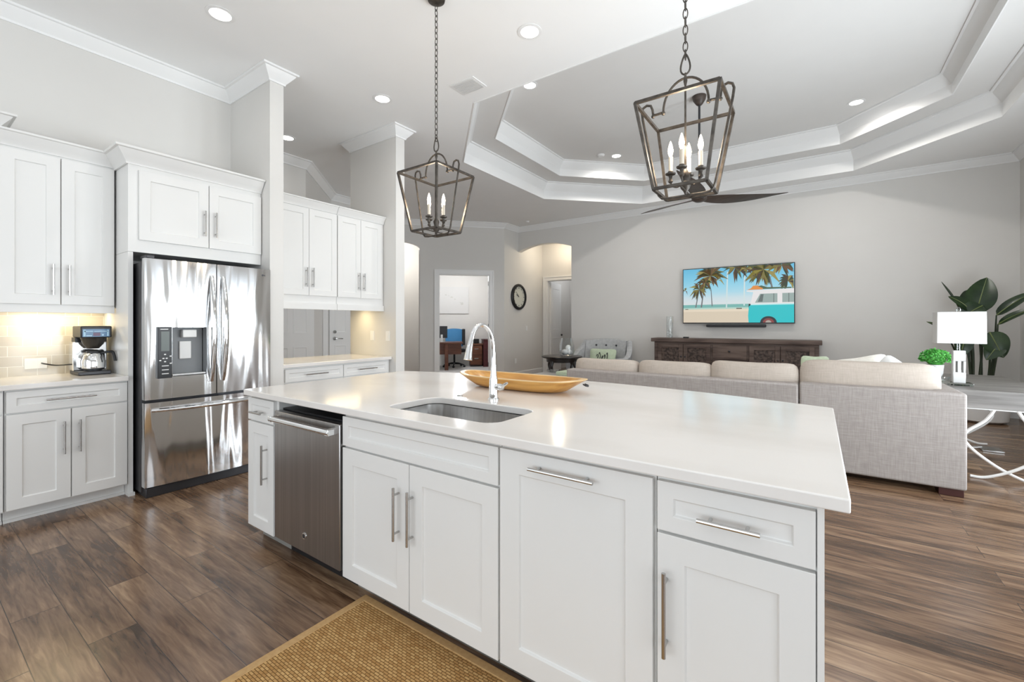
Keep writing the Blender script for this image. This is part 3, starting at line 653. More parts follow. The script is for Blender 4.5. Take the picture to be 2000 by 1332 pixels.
mb = MB(); mb.cyl(FF(1.965, 1.745, dep(1.965)), 0.009, 0.002, 16, 'x'); mb.fbox(FF, 1.979, 1.983, 1.738, 1.752, dep(1.98) - 0.002, dep(1.98) + 0.002); mb.fbox(FF, 1.979, 1.988, 1.738, 1.741, dep(1.98) - 0.002, dep(1.98) + 0.002); mb.lathe([(0.0055, 0), (0.0075, 0.0)], (0, 0, 0), 4, 'x') if False else None
mb.build('emblem', 'dark', dr)

# ------------------------------------------------------------------ nook between the two wall ends
FN = FX(-4.25)
t = thing('base_cabinet', 'white nook cabinet with two drawers side by side between the wall ends', 'cabinet', (-4.55, 2.84, 0))
MB().box(-4.855, -4.25, 2.17, 3.505, 0.09, 0.878).build('body', 'cab', t, smooth=False)
MB().box(-4.855, -4.33, 2.17, 3.505, 0, 0.09).build('toe_kick', 'cab', t, smooth=False)
for y0, y1 in ((2.235, 2.868), (2.876, 3.47)):
    d = shaker(MB(), FN, y0, y1, 0.735, 0.862, 0.04).build('drawer', 'cab', t, bevel=0.0015, smooth=False); pull(FN, (y0 + y1) / 2, 0.798, 0.24, False, 0.02, d)
    m = (y0 + y1) / 2
    door(FN, y0, m - 0.002, 0.10, 0.725, t, m - 0.04, 0.53, 0.22); door(FN, m + 0.002, y1, 0.10, 0.725, t, m + 0.04, 0.53, 0.22)
tag(MB().box(-5.0, -4.20, 2.167, 3.508, 0.880, 0.915).build('countertop', 'quartz', bevel=0.004, smooth=False), 'white quartz pass-through counter in the nook between the wall ends', 'countertop')
FU = FX(-4.36)
for k, (y0, y1, lab) in enumerate(((2.168, 2.868, 'white two-door upper cabinet in the nook, the one beside the refrigerator wall'), (2.872, 3.505, 'white two-door upper cabinet in the nook, the one over the two wall outlets'))):
    t = thing('upper_cabinet', lab, 'cabinet', (-4.65, (y0 + y1) / 2, 1.46), 'upper cabinets over the nook')
    MB().box(-4.98, -4.36, y0, y1, 1.50, 2.56).build('body', 'cab', t, smooth=False)
    mb = MB(); mb.box(-4.385, -4.345, y0, y1, 1.46, 1.525); mb.build('light_rail', 'cab', t, smooth=False)
    a0, a1 = (y0 + 0.012, y1 - 0.004) if k == 0 else (y0 + 0.004, y1 - 0.035)
    m = (a0 + a1) / 2 + (0.02 if k == 0 else 0)
    door(FU, a0, m - 0.002, 1.605, 2.505, t, m - 0.035, 1.79, 0.2, rail=0.06); door(FU, m + 0.002, a1, 1.605, 2.505, t, m + 0.035, 1.79, 0.2, rail=0.06)
    MB().sweep([(-4.36, y0), (-4.36, y1)], CROWN(2.60, 0.06, 0.085), False, -1).build('crown', 'cab', t, ang=25)
    MB().box(-4.72, -4.68, y0 + 0.06, y1 - 0.06, 1.488, 1.4995).build('light_strip', 'amberglass', t)
    area('nook_lamp', (-4.70, (y0 + y1) / 2, 1.484), (0, 0, 0), 0.05, 0.45, 2.0, (1, 0.80, 0.45))
FP = FY(3.51)
for a, lab in ((-4.57, 'white switch plate on the nook side wall nearer the pass-through'), (-4.275, 'white outlet plate on the nook side wall nearer the wall end')):
    t = thing('wall_plate', lab, 'wall plate', (a, 3.51, 1.16), 'plates on the nook wall')
    MB().fbox(FP, a - 0.037, a + 0.037, 1.10, 1.22, 0, 0.006).build('plate', 'whiteplastic', t, bevel=0.002)
    MB().fbox(FP, a - 0.016, a + 0.016, 1.125, 1.195, 0.006, 0.008).build('insert', 'whiteplastic', t)

# ================================================================== ISLAND
YI = 1.29
FI = FY(YI)
zb, zt = 0.09, 0.876
def island_body(t, x0, x1, extra=None):
    MB().box(x0, x1, YI, 2.16, zb, zt).build('body', 'cab', t, smooth=False)
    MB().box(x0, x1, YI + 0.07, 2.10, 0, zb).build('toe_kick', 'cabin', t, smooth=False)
gi = 'island cabinets'
t = thing('island_cabinet', 'narrow white island cabinet with a small drawer, left of the dishwasher', 'cabinet', (-2.67, 1.7, 0), gi)
island_body(t, -2.835, -2.508)
d = shaker(MB(), FI, -2.832, -2.532, 0.735, 0.866, 0.04).build('drawer', 'cab', t, bevel=0.0015, smooth=False); pull(FI, -2.685, 0.79, 0.13, False, 0.02, d)
door(FI, -2.832, -2.532, 0.10, 0.725, t, -2.605, 0.50, 0.225, rail=0.065)
t = thing('dishwasher', 'stainless dishwasher with a thick bar handle built into the island', 'dishwasher', (-2.2, 1.6, 0))
MB().box(-2.502, -1.886, 1.31, 1.95, 0.09, 0.83).build('body', 'black', t, smooth=False)
FW = FY(1.30)
dd = MB().fbox(FW, -2.500, -1.888, 0.115, 0.822, 0, 0.04).build('door', 'dwsteel', t, bevel=0.004)
mb = MB(); mb.tube([(-2.475, 1.222, 0.787), (-1.913, 1.222, 0.787)], 0.0145, 14)
for a in (-2.462, -1.926): mb.box(a - 0.014, a + 0.014, 1.212, 1.262, 0.772, 0.802)
mb.build('handle', 'chrome', dd, bevel=0.002)
mb = MB(); mb.lathe([(0.017, 0), (0.017, -0.003), (0.013, -0.004)], (-2.196, 1.26, 0.203), 24, 'y'); mb.build('badge', 'chrome', dd)
mb = MB(); mb.lathe([(0.0115, 0), (0.0115, -0.001)], (-2.196, 1.2565, 0.203), 20, 'y'); mb.build('badge_centre', 'dark', dd)
MB().box(-2.50, -1.888, 1.36, 1.40, 0.0, 0.10).build('kick_plate', 'black', t)
t = thing('island_cabinet', 'white island sink cabinet with a plain false front over two doors', 'cabinet', (-1.41, 1.7, 0), gi)
MB().plate([(-1.882, YI), (-0.943, YI), (-0.943, 2.16), (-1.882, 2.16)], [rrect(-1.75, -0.99, 1.32, 1.77, 0.05)], 0.45, zt).build('body', 'cab', t, smooth=False)
MB().box(-1.882, -0.943, YI, 2.16, zb, 0.45).build('lower_body', 'cab', t, smooth=False)
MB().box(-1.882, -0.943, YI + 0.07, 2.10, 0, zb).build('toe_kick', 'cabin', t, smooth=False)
shaker(MB(), FI, -1.879, -0.946, 0.724, 0.864, 0.042).build('false_drawer_front', 'cab', t, bevel=0.0015, smooth=False)
door(FI, -1.879, -1.4145, 0.092, 0.714, t, -1.475, 0.50, 0.225, rail=0.075); door(FI, -1.4105, -0.946, 0.092, 0.714, t, -1.39, 0.50, 0.225, rail=0.075)
t = thing('island_cabinet', 'white island pull-out cabinet with one full-height front and a horizontal handle', 'cabinet', (-0.66, 1.7, 0), gi)
island_body(t, -0.940, -0.384)
door(FI, -0.937, -0.390, 0.092, 0.864, t, -0.68, 0.822, 0.235, False, rail=0.082, name='pull_out_front')
t = thing('island_cabinet', 'white island end cabinet with a handled drawer over one door', 'cabinet', (-0.19, 1.7, 0), gi)
island_body(t, -0.381, 0.0)
d = shaker(MB(), FI, -0.377, -0.003, 0.722, 0.862, 0.045).build('drawer', 'cab', t, bevel=0.0015, smooth=False)
shaker(MB(), FI, -0.377, -0.003, 0.722, 0.862, 0.045) if False else None
pull(FI, -0.19, 0.786, 0.148, False, 0.02, d)
door(FI, -0.377, -0.003, 0.092, 0.713, t, -0.35, 0.50, 0.235, rail=0.075)
MB().box(0.0, 0.014, YI - 0.018, 2.16, 0.0, zt).build('end_panel', 'cab', t, smooth=False)
# countertop with a bowed far edge and a sink cut-out
N = 28; far = []
for i in range(N + 1):
    u = i / N; x = 0.062 + (-2.84 - 0.062) * u; far.append((x, 2.545 - 0.05 * u * u + 0.245 * (1 - (2 * u - 1) ** 2)))
outer = [(-2.84, 1.262), (-2.825, 1.240), (0.062, 1.240)] + far
SINK = rrect(-1.70, -1.045, 1.368, 1.712, 0.075)
cm = MB(); cm.plate(outer, [SINK], 0.882, 0.915)
tag(cm.build('island_countertop', 'quartz', bevel=0.004, ang=30), 'large white quartz island countertop with a bowed far edge and sink cut-out', 'countertop')
t = thing('sink', 'stainless undermount sink set in the island countertop', 'sink', (-1.37, 1.54, 0.68))
mb = MB(); rr0 = rrect(-1.725, -1.02, 1.343, 1.737, 0.09); rr1 = rrect(-1.698, -1.047, 1.370, 1.710, 0.075); rr2 = rrect(-1.688, -1.057, 1.380, 1.700, 0.07); rr3 = rrect(-1.655, -1.09, 1.413, 1.667, 0.06)
for a, za, b, zb_ in ((rr0, 0.8805, rr1, 0.8805), (rr1, 0.8805, rr2, 0.70), (rr2, 0.70, rr3, 0.675)): mb.loft([[(p[0], p[1], za) for p in a], [(p[0], p[1], zb_) for p in b]], True, False)
mb._f([mb.bm.verts.new((p[0], p[1], 0.675)) for p in rr3])
mb.build('basin', 'steel_sink', t, ang=50)
MB().lathe([(0.045, 0.676), (0.045, 0.680), (0.02, 0.678)], (-1.37, 1.54, 0), 20).build('drain', 'chrome', t)
t = thing('faucet', 'tall chrome gooseneck faucet behind the island sink', 'faucet', (-1.376, 1.81, 0.915))
mb = MB(); mb.lathe([(0.030, 0.915), (0.030, 0.922), (0.024, 0.928), (0.022, 1.02), (0.017, 1.04), (0.0135, 1.10)], (-1.376, 1.81, 0), 20)
mb.build('base', 'chrome', t)
sp = smoothpath([(-1.376, 1.81, 1.05), (-1.376, 1.808, 1.15), (-1.376, 1.798, 1.225), (-1.376, 1.77, 1.275), (-1.376, 1.725, 1.302), (-1.376, 1.68, 1.297), (-1.376, 1.648, 1.268), (-1.376, 1.633, 1.23)], 6)
MB().tube(sp, [0.0135 - 0.0025 * min(1, i / 20) for i in range(len(sp))], 12).build('spout', 'chrome', t)
hd = smoothpath([(-1.376, 1.633, 1.235), (-1.376, 1.622, 1.20), (-1.376, 1.612, 1.16), (-1.376, 1.607, 1.135)], 4)
MB().tube(hd, [0.011 + 0.010 * min(1, i / (len(hd) - 1)) for i in range(len(hd))], 12).build('spray_head', 'chrome', t)
mb = MB(); mb.lathe([(0.016, 0), (0.018, 0.03), (0.014, 0.045)], (-1.362, 1.81, 0.985), 14, 'x'); mb.tube([(-1.325, 1.81, 0.985), (-1.300, 1.80, 1.0), (-1.275, 1.79, 1.012)], [0.010, 0.008, 0.006], 10); mb.build('lever', 'chrome', t)
t = MB(); t.lathe([(0.016, 0.915), (0.016, 0.919), (0.010, 0.921)], (-1.60, 1.80, 0), 18); tag(t.build('sink_button', 'nickel'), 'small round metal button in the countertop behind the sink', 'button')
# dough bowl
t = thing('dough_bowl', 'long honey-coloured wooden dough bowl on the island behind the faucet', 'bowl', (-1.49, 2.22, 0.915))
def boat(k, z, sx, sy, n=40):
    out = []
    for i in range(n):
        a = 2 * math.pi * i / n; c, s_ = math.cos(a), math.sin(a)
        out.append((-1.49 + sx * math.copysign(abs(c) ** 0.55, c), 2.22 + sy * math.copysign(abs(s_) ** 0.9, s_), z + 0.012 * abs(c) ** 3 * (1 if z > 0.95 else 0)))
    return out
mb = MB(); mb.loft([boat(0, 0.9155, 0.27, 0.085), boat(0, 0.925, 0.315, 0.115), boat(0, 0.955, 0.385, 0.142), boat(0, 0.985, 0.44, 0.158)], True, False)
mb._f([mb.bm.verts.new(p) for p in boat(0, 0.9155, 0.27, 0.085)][::-1])
mb.loft([boat(0, 0.985, 0.405, 0.135), boat(0, 0.955, 0.36, 0.12), boat(0, 0.933, 0.25, 0.08)], True, False); mb._f([mb.bm.verts.new(p) for p in boat(0, 0.933, 0.25, 0.08)])
mb.build('body', 'doughbowl', t)
mb = MB(); mb.loft([boat(0, 0.985, 0.44, 0.158), boat(0, 0.985, 0.405, 0.135)], True, False); mb.loft([boat(0, 0.985, 0.44, 0.158), boat(0, 0.989, 0.438, 0.156), boat(0, 0.989, 0.407, 0.137), boat(0, 0.985, 0.405, 0.135)], True, False); mb.build('rim', 'bowlrim', t)
MB().tube([(-1.06, 2.21, 0.975), (-1.04, 2.205, 0.968), (-1.035, 2.22, 0.965), (-1.04, 2.235, 0.968), (-1.06, 2.23, 0.975)], 0.004).build('ring_handle', 'dark', t)
# jute rug in front of the island
t = thing('jute_rug', 'golden jute runner rug on the floor in front of the island', 'rug', (-0.8, 0.9, 0.0))
MB().box(-1.745, -0.06, 0.50, 1.296, 0.001, 0.012).build('weave', 'jute', t)
mb = MB(); mb.sweep([(-1.775, 0.47), (-0.03, 0.47), (-0.03, 1.326), (-1.775, 1.326)], [(0, 0.001), (0.036, 0.001), (0.036, 0.0145), (0, 0.0145)], True); mb.build('border', 'tanrim', t, bevel=0.003)

# ================================================================== CEILING THINGS
def pendant(x, y, label):
    t = thing('lantern_pendant', label, 'pendant light', (x, y, ZC), 'lantern pendants over the island')
    P = lambda a, b, z: (x + a, y + b, z)
    MB().lathe([(0.012, ZC - 0.045), (0.03, ZC - 0.04), (0.06, ZC - 0.02), (0.065, ZC - 0.001)], (x, y, 0), 24).build('canopy', 'bronze', t)
    mb = MB(); z = ZC - 0.045; k = 0
    while z > 2.66:
        pts = []
        for i in range(14):
            a = 2 * math.pi * i / 14; c, s_ = 0.011 * math.cos(a), 0.026 * math.sin(a) * (1.0)
            pts.append(P(c, 0, z - 0.022 + s_) if k % 2 == 0 else P(0, c, z - 0.022 + s_))
        mb.tube(pts, 0.0028, 6, True); z -= 0.041; k += 1
    mb.build('chain', 'bronze', t)
    mb = MB(); pts = []
    for i in range(20):
        a = 2 * math.pi * i / 20; pts.append(P(0.021 * math.cos(a) * (1 - 0.45 * math.sin(a)), 0, 2.603 + 0.05 * math.sin(a)))
    mb.tube(pts, 0.0045, 8, True); mb.build('loop', 'bronze', t)
    zt_, zb_, a, b = 2.385, 1.972, 0.190, 0.122
    mb = MB(); r = 0.0075
    def bar(p, q, r_=r):
        p, q = Vector(p), Vector(q); mb.tube([p, q], r_ * 1.3, 4)
    ct = [P(-a, -a, zt_), P(a, -a, zt_), P(a, a, zt_), P(-a, a, zt_)]; cb_ = [P(-b, -b, zb_), P(b, -b, zb_), P(b, b, zb_), P(-b, b, zb_)]
    for i in range(4): bar(ct[i], ct[(i + 1) % 4]); bar(cb_[i], cb_[(i + 1) % 4]); bar(ct[i], cb_[i])
    for s_ in (-1, 1): bar(P(0, s_ * b, zb_), P(0, 0, zb_), 0.004)
    mb.build('frame', 'bronze', t)
    # hoop in the plane of the island: up the middle of two faces, over the rim, in to the arch
    half = [(0.0, 1.948), (0.085, 1.948), (0.115, 1.952), (0.130, 1.968), (0.138, 1.99), (0.214, 2.38), (0.219, 2.42), (0.212, 2.442), (0.193, 2.451), (0.172, 2.444), (0.163, 2.42), (0.160, 2.394), (0.145, 2.390), (0.115, 2.392)]
    full = [P(-q[0], 0, q[1]) for q in half[::-1]] + [P(q[0], 0, q[1]) for q in half[1:]]
    MB().tube(full, 0.0065, 8).build('hoop', 'bronze', t)
    mb = MB(); mb.tube([P(0.108 * math.cos(R(q)), 0, 2.395 + 0.14 * math.sin(R(q))) for q in range(0, 181, 9)], 0.006, 8)
    for s_ in (-1, 1): mb.sphere(P(s_ * 0.108, 0, 2.388), 0.011, 10, 6); mb.sphere(P(s_ * 0.160, 0, 2.385), 0.010, 10, 6)
    mb.lathe([(0.006, 2.50), (0.010, 2.52), (0.006, 2.545), (0.004, 2.56)], (x, y, 0), 10)
    mb.build('arch', 'bronze', t)
    MB().tube([P(0, 0, 2.53), P(0, 0, 2.06)], 0.005, 8).build('rod', 'bronze', t)
    mb = MB(); mb.lathe([(0.004, 1.955), (0.010, 1.97), (0.022, 1.985), (0.026, 2.0), (0.016, 2.02), (0.022, 2.045), (0.012, 2.07), (0.006, 2.08)], (x, y, 0), 14)
    for dx, dy in ((1, 0), (-1, 0), (0, 1), (0, -1)):
        q = 0.072; mb.tube(smoothpath([P(0.012 * dx, 0.012 * dy, 2.02), P(0.035 * dx, 0.035 * dy, 1.998), P(0.062 * dx, 0.062 * dy, 2.005), P(q * dx, q * dy, 2.03)], 4), 0.004, 6)
    mb.build('hub', 'bronze', t)
    for dx, dy in ((1, 0), (-1, 0), (0, 1), (0, -1)):
        c = P(0.072 * dx, 0.072 * dy, 0)
        k_ = MB().lathe([(0.005, 2.022), (0.012, 2.03), (0.007, 2.045), (0.010, 2.06), (0.024, 2.066), (0.026, 2.072), (0.013, 2.074), (0.013, 2.082)], c, 14).build('candle_cup', 'bronze', t)
        MB().lathe([(0.0105, 2.08), (0.0105, 2.155)], c, 12).build('candle', 'candle', k_)
        MB().lathe([(0.005, 2.155), (0.011, 2.172), (0.0135, 2.188), (0.009, 2.212), (0.002, 2.235)], c, 12).build('bulb', 'bulb', k_)
    l = bpy.data.lights.new('pendant_glow', 'POINT'); l.energy = 9; l.color = (1, 0.80, 0.58); l.shadow_soft_size = 0.06
    o = bpy.data.objects.new('pendant_glow', l); COL.objects.link(o); o.location = (x, y, 2.20)
    return t
pendant(-0.54, 2.29, 'bronze lantern pendant at the near end of the island, with the ceiling fan behind it')
pendant(-2.26, 2.29, 'bronze lantern pendant at the far end of the island, in front of the wall ends')

def downlight(x, y, z, label, en):
    t = thing('recessed_light', label, 'recessed light', (x, y, z), 'recessed ceiling lights')
    MB().lathe([(0.072, z - 0.001), (0.072, z - 0.006), (0.098, z - 0.004), (0.098, z - 0.001)], (x, y, 0), 28, cap=False).build('trim_ring', 'trim', t)
    MB().lathe([(0.0001, z - 0.004), (0.0715, z - 0.0045), (0.0715, z - 0.001)], (x, y, 0), 28, cap=False).build('lens', 'lens', t)
    l = bpy.data.lights.new('ceiling_spot', 'SPOT'); l.energy = en; l.color = (1, 0.96, 0.91); l.spot_size = R(168); l.spot_blend = 0.9; l.shadow_soft_size = 0.07
    o = bpy.data.objects.new('ceiling_spot', l); COL.objects.link(o); o.location = (x, y, z - 0.02)
KD, TD = 10, 98
downlight(-3.72, 1.47, ZC, 'recessed light in the kitchen ceiling above the refrigerator aisle, nearest the left wall crown', KD)
downlight(-1.90, 2.98, ZC, 'recessed light in the white ceiling between the two pendant chains', KD)
downlight(-3.73, 2.99, ZC, 'recessed light in the white ceiling left of the far pendant chain', KD)
downlight(-5.50, 2.93, ZC, 'recessed light in the corridor ceiling, half hidden by the wall end beside the refrigerator', KD)
downlight(-2.88, 4.52, ZT, 'recessed light in the tray ceiling, at the lip nearest the kitchen', TD)
downlight(-2.86, 7.28, ZT, 'recessed light in the far left of the tray ceiling next to the smoke detector', TD)
downlight(0.42, 7.32, ZT, 'recessed light in the right part of the tray ceiling near the television wall', TD)
def hidden_spot(x, y, z, en):  # unseen spot added off frame for lighting, continuing the ceiling grid without a fixture
    l = bpy.data.lights.new('ceiling_spot', 'SPOT'); l.energy = en; l.color = (1, 0.96, 0.91); l.spot_size = R(168); l.spot_blend = 0.9; l.shadow_soft_size = 0.07
    o = bpy.data.objects.new('ceiling_spot', l); COL.objects.link(o); o.location = (x, y, z - 0.02)
for x, y, z in ((-1.9, 1.47, ZC), (0.0, 1.47, ZC), (0.0, 2.98, ZC), (0.42, 4.52, ZT), (-3.72, -0.2, ZC), (-1.9, -0.2, ZC), (-3.72, -1.9, ZC), (-1.0, -1.9, ZC)): hidden_spot(x, y, z, KD)
t = thing('ceiling_vent', 'square white air vent in the kitchen ceiling beside the tray', 'vent', (-2.83, 3.31, ZC))
mb = MB(); mb.box(-2.98, -2.68, 3.20, 3.42, ZC - 0.008, ZC - 0.0005); mb.build('frame', 'trim', t, bevel=0.003)
mb = MB()
for i in range(9):
    yy = 3.225 + 0.0215 * i
    mb.hexa([(-2.955, yy, ZC - 0.014), (-2.705, yy, ZC - 0.014), (-2.705, yy + 0.016, ZC - 0.009), (-2.955, yy + 0.016, ZC - 0.009), (-2.955, yy, ZC - 0.012), (-2.705, yy, ZC - 0.012), (-2.705, yy + 0.016, ZC - 0.007), (-2.955, yy + 0.016, ZC - 0.007)])
mb.build('louvres', 'trim', t, smooth=False)
tag(MB().lathe([(0.0001, ZT - 0.035), (0.045, ZT - 0.033), (0.06, ZT - 0.015), (0.062, ZT - 0.001)], (-3.06, 7.08, 0), 24).build('smoke_detector', 'whiteplastic'), 'white round smoke detector on the tray ceiling beside a recessed light', 'smoke detector')
tag(MB().lathe([(0.0001, ZC - 0.03), (0.03, ZC - 0.028), (0.045, ZC - 0.001)], (-5.46, 8.47, 0), 20).build('sprinkler_cap', 'whiteplastic'), 'small white cap on the ceiling in the far corner by the arch', 'ceiling cap')
# ceiling fan
fx, fy = -1.24, 5.98
t = thing('ceiling_fan', 'dark three-bladed ceiling fan hanging from the tray ceiling', 'ceiling fan', (fx, fy, ZT))
MB().lathe([(0.022, ZT - 0.12), (0.04, ZT - 0.105), (0.075, ZT - 0.05), (0.085, ZT - 0.001)], (fx, fy, 0), 24).build('canopy', 'fanwood', t)
MB().cyl((fx, fy, 3.02), 0.014, ZT - 0.1 - 3.02, 12).build('downrod', 'dark', t)
MB().lathe([(0.0001, 2.865), (0.05, 2.87), (0.085, 2.89), (0.095, 2.92), (0.075, 2.955), (0.04, 2.99), (0.024, 3.03), (0.02, 3.06)], (fx, fy, 0), 28).build('motor', 'fanwood', t)
for ang in (-5, 115, 235):
    a = R(ang) + YAW; rad_ = Vector((math.cos(a), math.sin(a), 0)); tan = Vector((-math.sin(a), math.cos(a), 0)); rings = []
    for i in range(15):
        u = i / 14; r_ = 0.05 + 1.03 * u
        wd = 0.055 + 0.055 * math.sin(math.pi * min(1, u * 1.15) ** 0.8) if u < 0.97 else 0.03
        wd *= 1 - 0.75 * max(0, (u - 0.6) / 0.4) ** 2.2
        tw = -R(15 * (1 - u) + 4); z0 = 2.905 + 0.055 * u * u
        e1 = tan * math.cos(tw) + Vector((0, 0, 1)) * math.sin(tw); nn = Vector((0, 0, 1)) * math.cos(tw) - tan * math.sin(tw)
        c = Vector((fx, fy, z0)) + rad_ * r_ + tan * (0.06 * math.sin(math.pi * u)); th_ = 0.012 * (1 - 0.6 * u)
        rings.append([c - e1 * wd, c - e1 * wd * 0.3 + nn * th_, c + e1 * wd * 0.4 + nn * th_, c + e1 * wd, c + e1 * wd * 0.4 - nn * th_ * 0.5, c - e1 * wd * 0.3 - nn * th_ * 0.5])
    MB().loft(rings).build('blade', 'fanwood', t, ang=60)

# ================================================================== LIVING ROOM
# sectional sofa
t = thing('sectional_sofa', 'long light beige linen sectional sofa with its back to the island', 'sofa', (-0.76, 5.1, 0))
YB = 4.622
def rbox(mb, x0, x1, y0, y1, z0, z1): return mb.box(x0, x1, y0, y1, z0, z1)
rbox(MB(), -2.435, -0.137, YB, YB + 0.17, 0.055, 0.775).build('back_panel', 'sofa', t, bevel=0.018, seg=3)
rbox(MB(), -0.130, 0.92, YB, YB + 0.17, 0.055, 0.785).build('back_panel', 'sofa', t, bevel=0.018, seg=3)
rbox(MB(), 0.75, 0.92, YB + 0.172, 5.55, 0.055, 0.785).build('arm', 'sofa', t, bevel=0.018, seg=3)
rbox(MB(), -2.435, -0.137, YB + 0.172, 5.56, 0.055, 0.30).build('seat_base', 'sofa', t, bevel=0.012)
rbox(MB(), -0.130, 0.748, YB + 0.172, 5.56, 0.055, 0.30).build('seat_base', 'sofa', t, bevel=0.012)
for x0, x1 in ((-2.43, -1.67), (-1.665, -0.905), (-0.90, -0.14), (-0.125, 0.745)):
    MB().superbox(((x0 + x1) / 2, 5.25, 0.39), ((x1 - x0) / 2, 0.34, 0.095), 7).build('seat_cushion', 'cushion', t)
def backcush(x0, x1, z1, sag=0.03, ear=0.03):
    def fn(q):
        x, y, z = q
        s_ = 1 if z > 0 else 0
        z2 = z - s_ * z * (sag * 2) * (1 - min(1, abs(x)) ** 2.5) + s_ * z * ear * abs(x) ** 8
        th_ = 0.62 + 0.38 * (1 - abs(x) ** 4)
        return Vector((x, y * th_, z2))
    zc_ = (0.50 + z1) / 2; h = (z1 - 0.50) / 2
    tilt = Matrix.Rotation(R(-6), 3, 'X')
    return MB().superbox(((x0 + x1) / 2, YB + 0.275, zc_), ((x1 - x0) / 2, 0.13, h), 6, 10, fn, tilt)
backcush(-2.43, -1.655, 0.905, 0.04, 0.06).build('back_cushion', 'cushion', t)
backcush(-1.65, -0.885, 0.915, 0.035, 0.05).build('back_cushion', 'cushion', t)
backcush(-0.90, -0.14, 0.95, 0.05, 0.06).build('back_cushion', 'cushion', t)
backcush(-0.135, 0.82, 0.995, 0.035, 0.02).build('back_cushion', 'cushion', t)
for x0, x1, y0 in ((0.765, 0.905, YB + 0.02), (-2.42, -2.28, YB + 0.02), (-0.2, -0.06, YB + 0.02), (0.765, 0.905, 5.40)):
    MB().box(x0, x1, y0, y0 + 0.13, 0.0, 0.056).build('leg', 'legwood', t, bevel=0.003)
def throw(c, h, rotz, tilt, name, m, label, roll=0, ms=None):
    rot = Matrix.Rotation(R(rotz), 3, 'Z') @ Matrix.Rotation(R(tilt), 3, 'X') @ Matrix.Rotation(R(roll), 3, 'Y')
    def fn(q):
        x, y, z = q; k = max(0.12, (1 - abs(x) ** 3.2) * (1 - abs(z) ** 3.2)) ** 0.55
        pinch = 1 - 0.10 * (1 - abs(x * z)) * (abs(x) ** 4 + abs(z) ** 4) * 0.6
        return Vector((x * pinch, y * k, z * pinch))
    o = MB().superbox(c, h, 9, 10, fn, rot).build(name, m)
    return tag(o, label, 'pillow', 'throw pillows on the sofa')
throw((0.36, 5.42, 0.768), (0.24, 0.075, 0.225), 6, -8, 'throw_pillow', 'cream', 'cream throw pillow on the sofa showing one corner above the right back cushion', -12)
throw((0.54, 5.19, 0.785), (0.17, 0.06, 0.20), -6, -4, 'throw_pillow', 'whitepillow', 'white rounded throw pillow on the sofa nearest the little green plant', 36)
throw((-0.02, 5.47, 0.738), (0.125, 0.055, 0.245), 2, -6, 'throw_pillow', 'sage', 'pale green throw pillow on the sofa, a sliver above the middle cushions', 0)

# console table behind the sofa arm
t = thing('console_table', 'weathered grey wood table with curved white metal legs beside the sofa', 'table', (1.285, 6.05, 0))
MB().box(0.96, 1.61, 5.25, 6.85, 0.60, 0.75).build('top', 'greywood', t, bevel=0.005)
for y in (5.32, 6.78):
    for s_ in (1, -1):
        q = smoothpath([(1.285 - s_ * (1.285 - a), y + 0.012 * s_, z) for a, z in ((1.225, 0.598), (1.165, 0.49), (1.065, 0.395), (1.035, 0.335), (1.065, 0.265), (1.146, 0.18), (1.27, 0.085), (1.41, 0.016), (1.50, 0.013))], 5)
        MB().tube(q, 0.012, 8).build('leg', 'white_metal', t)
MB().box(1.0, 1.57, 5.30, 6.80, 0.585, 0.60).build('under_frame', 'white_metal', t)
# lamp
lx, ly = 1.055, 5.60
t = thing('table_lamp', 'white table lamp with a rectangular shade and slotted white column', 'lamp', (lx, ly, 0.75))
MB().box(lx - 0.085, lx + 0.085, ly - 0.07, ly + 0.07, 0.751, 0.775).build('base', 'acrylic', t, bevel=0.003)
mb = MB()
for x0, x1, z0, z1 in ((-0.040, 0.040, 0.775, 0.868), (-0.040, -0.026, 0.868, 0.972), (-0.011, 0.011, 0.868, 0.972), (0.026, 0.040, 0.868, 0.972), (-0.040, 0.040, 0.972, 1.065)):
    mb.box(lx + x0, lx + x1, ly - 0.035, ly + 0.035, z0, z1)
mb.build('column', 'paper', t, bevel=0.002)
MB().cyl((lx, ly, 1.065), 0.012, 0.33, 12).build('stem', 'acrylic', t)
mb = MB()
def shadering(k, z): return [(p[0], p[1], z) for p in rrect(lx - 0.160 * k, lx + 0.160 * k, ly - 0.10 * k, ly + 0.10 * k, 0.006)]
mb.loft([shadering(1.0, 1.132), shadering(0.985, 1.415), shadering(0.965, 1.415), shadering(0.98, 1.132)], True, False); mb.loft([shadering(0.98, 1.132), shadering(1.0, 1.132)], True, False)
mb.build('shade', 'paper', t, ang=40)
MB().box(lx - 0.152, lx + 0.152, ly - 0.006, ly + 0.006, 1.385, 1.392).build('shade_spider', 'chrome', t)
MB().lathe([(0.006, 1.39), (0.014, 1.41), (0.018, 1.435), (0.012, 1.455), (0.003, 1.46)], (lx, ly, 0), 12).build('finial', 'acrylic', t)
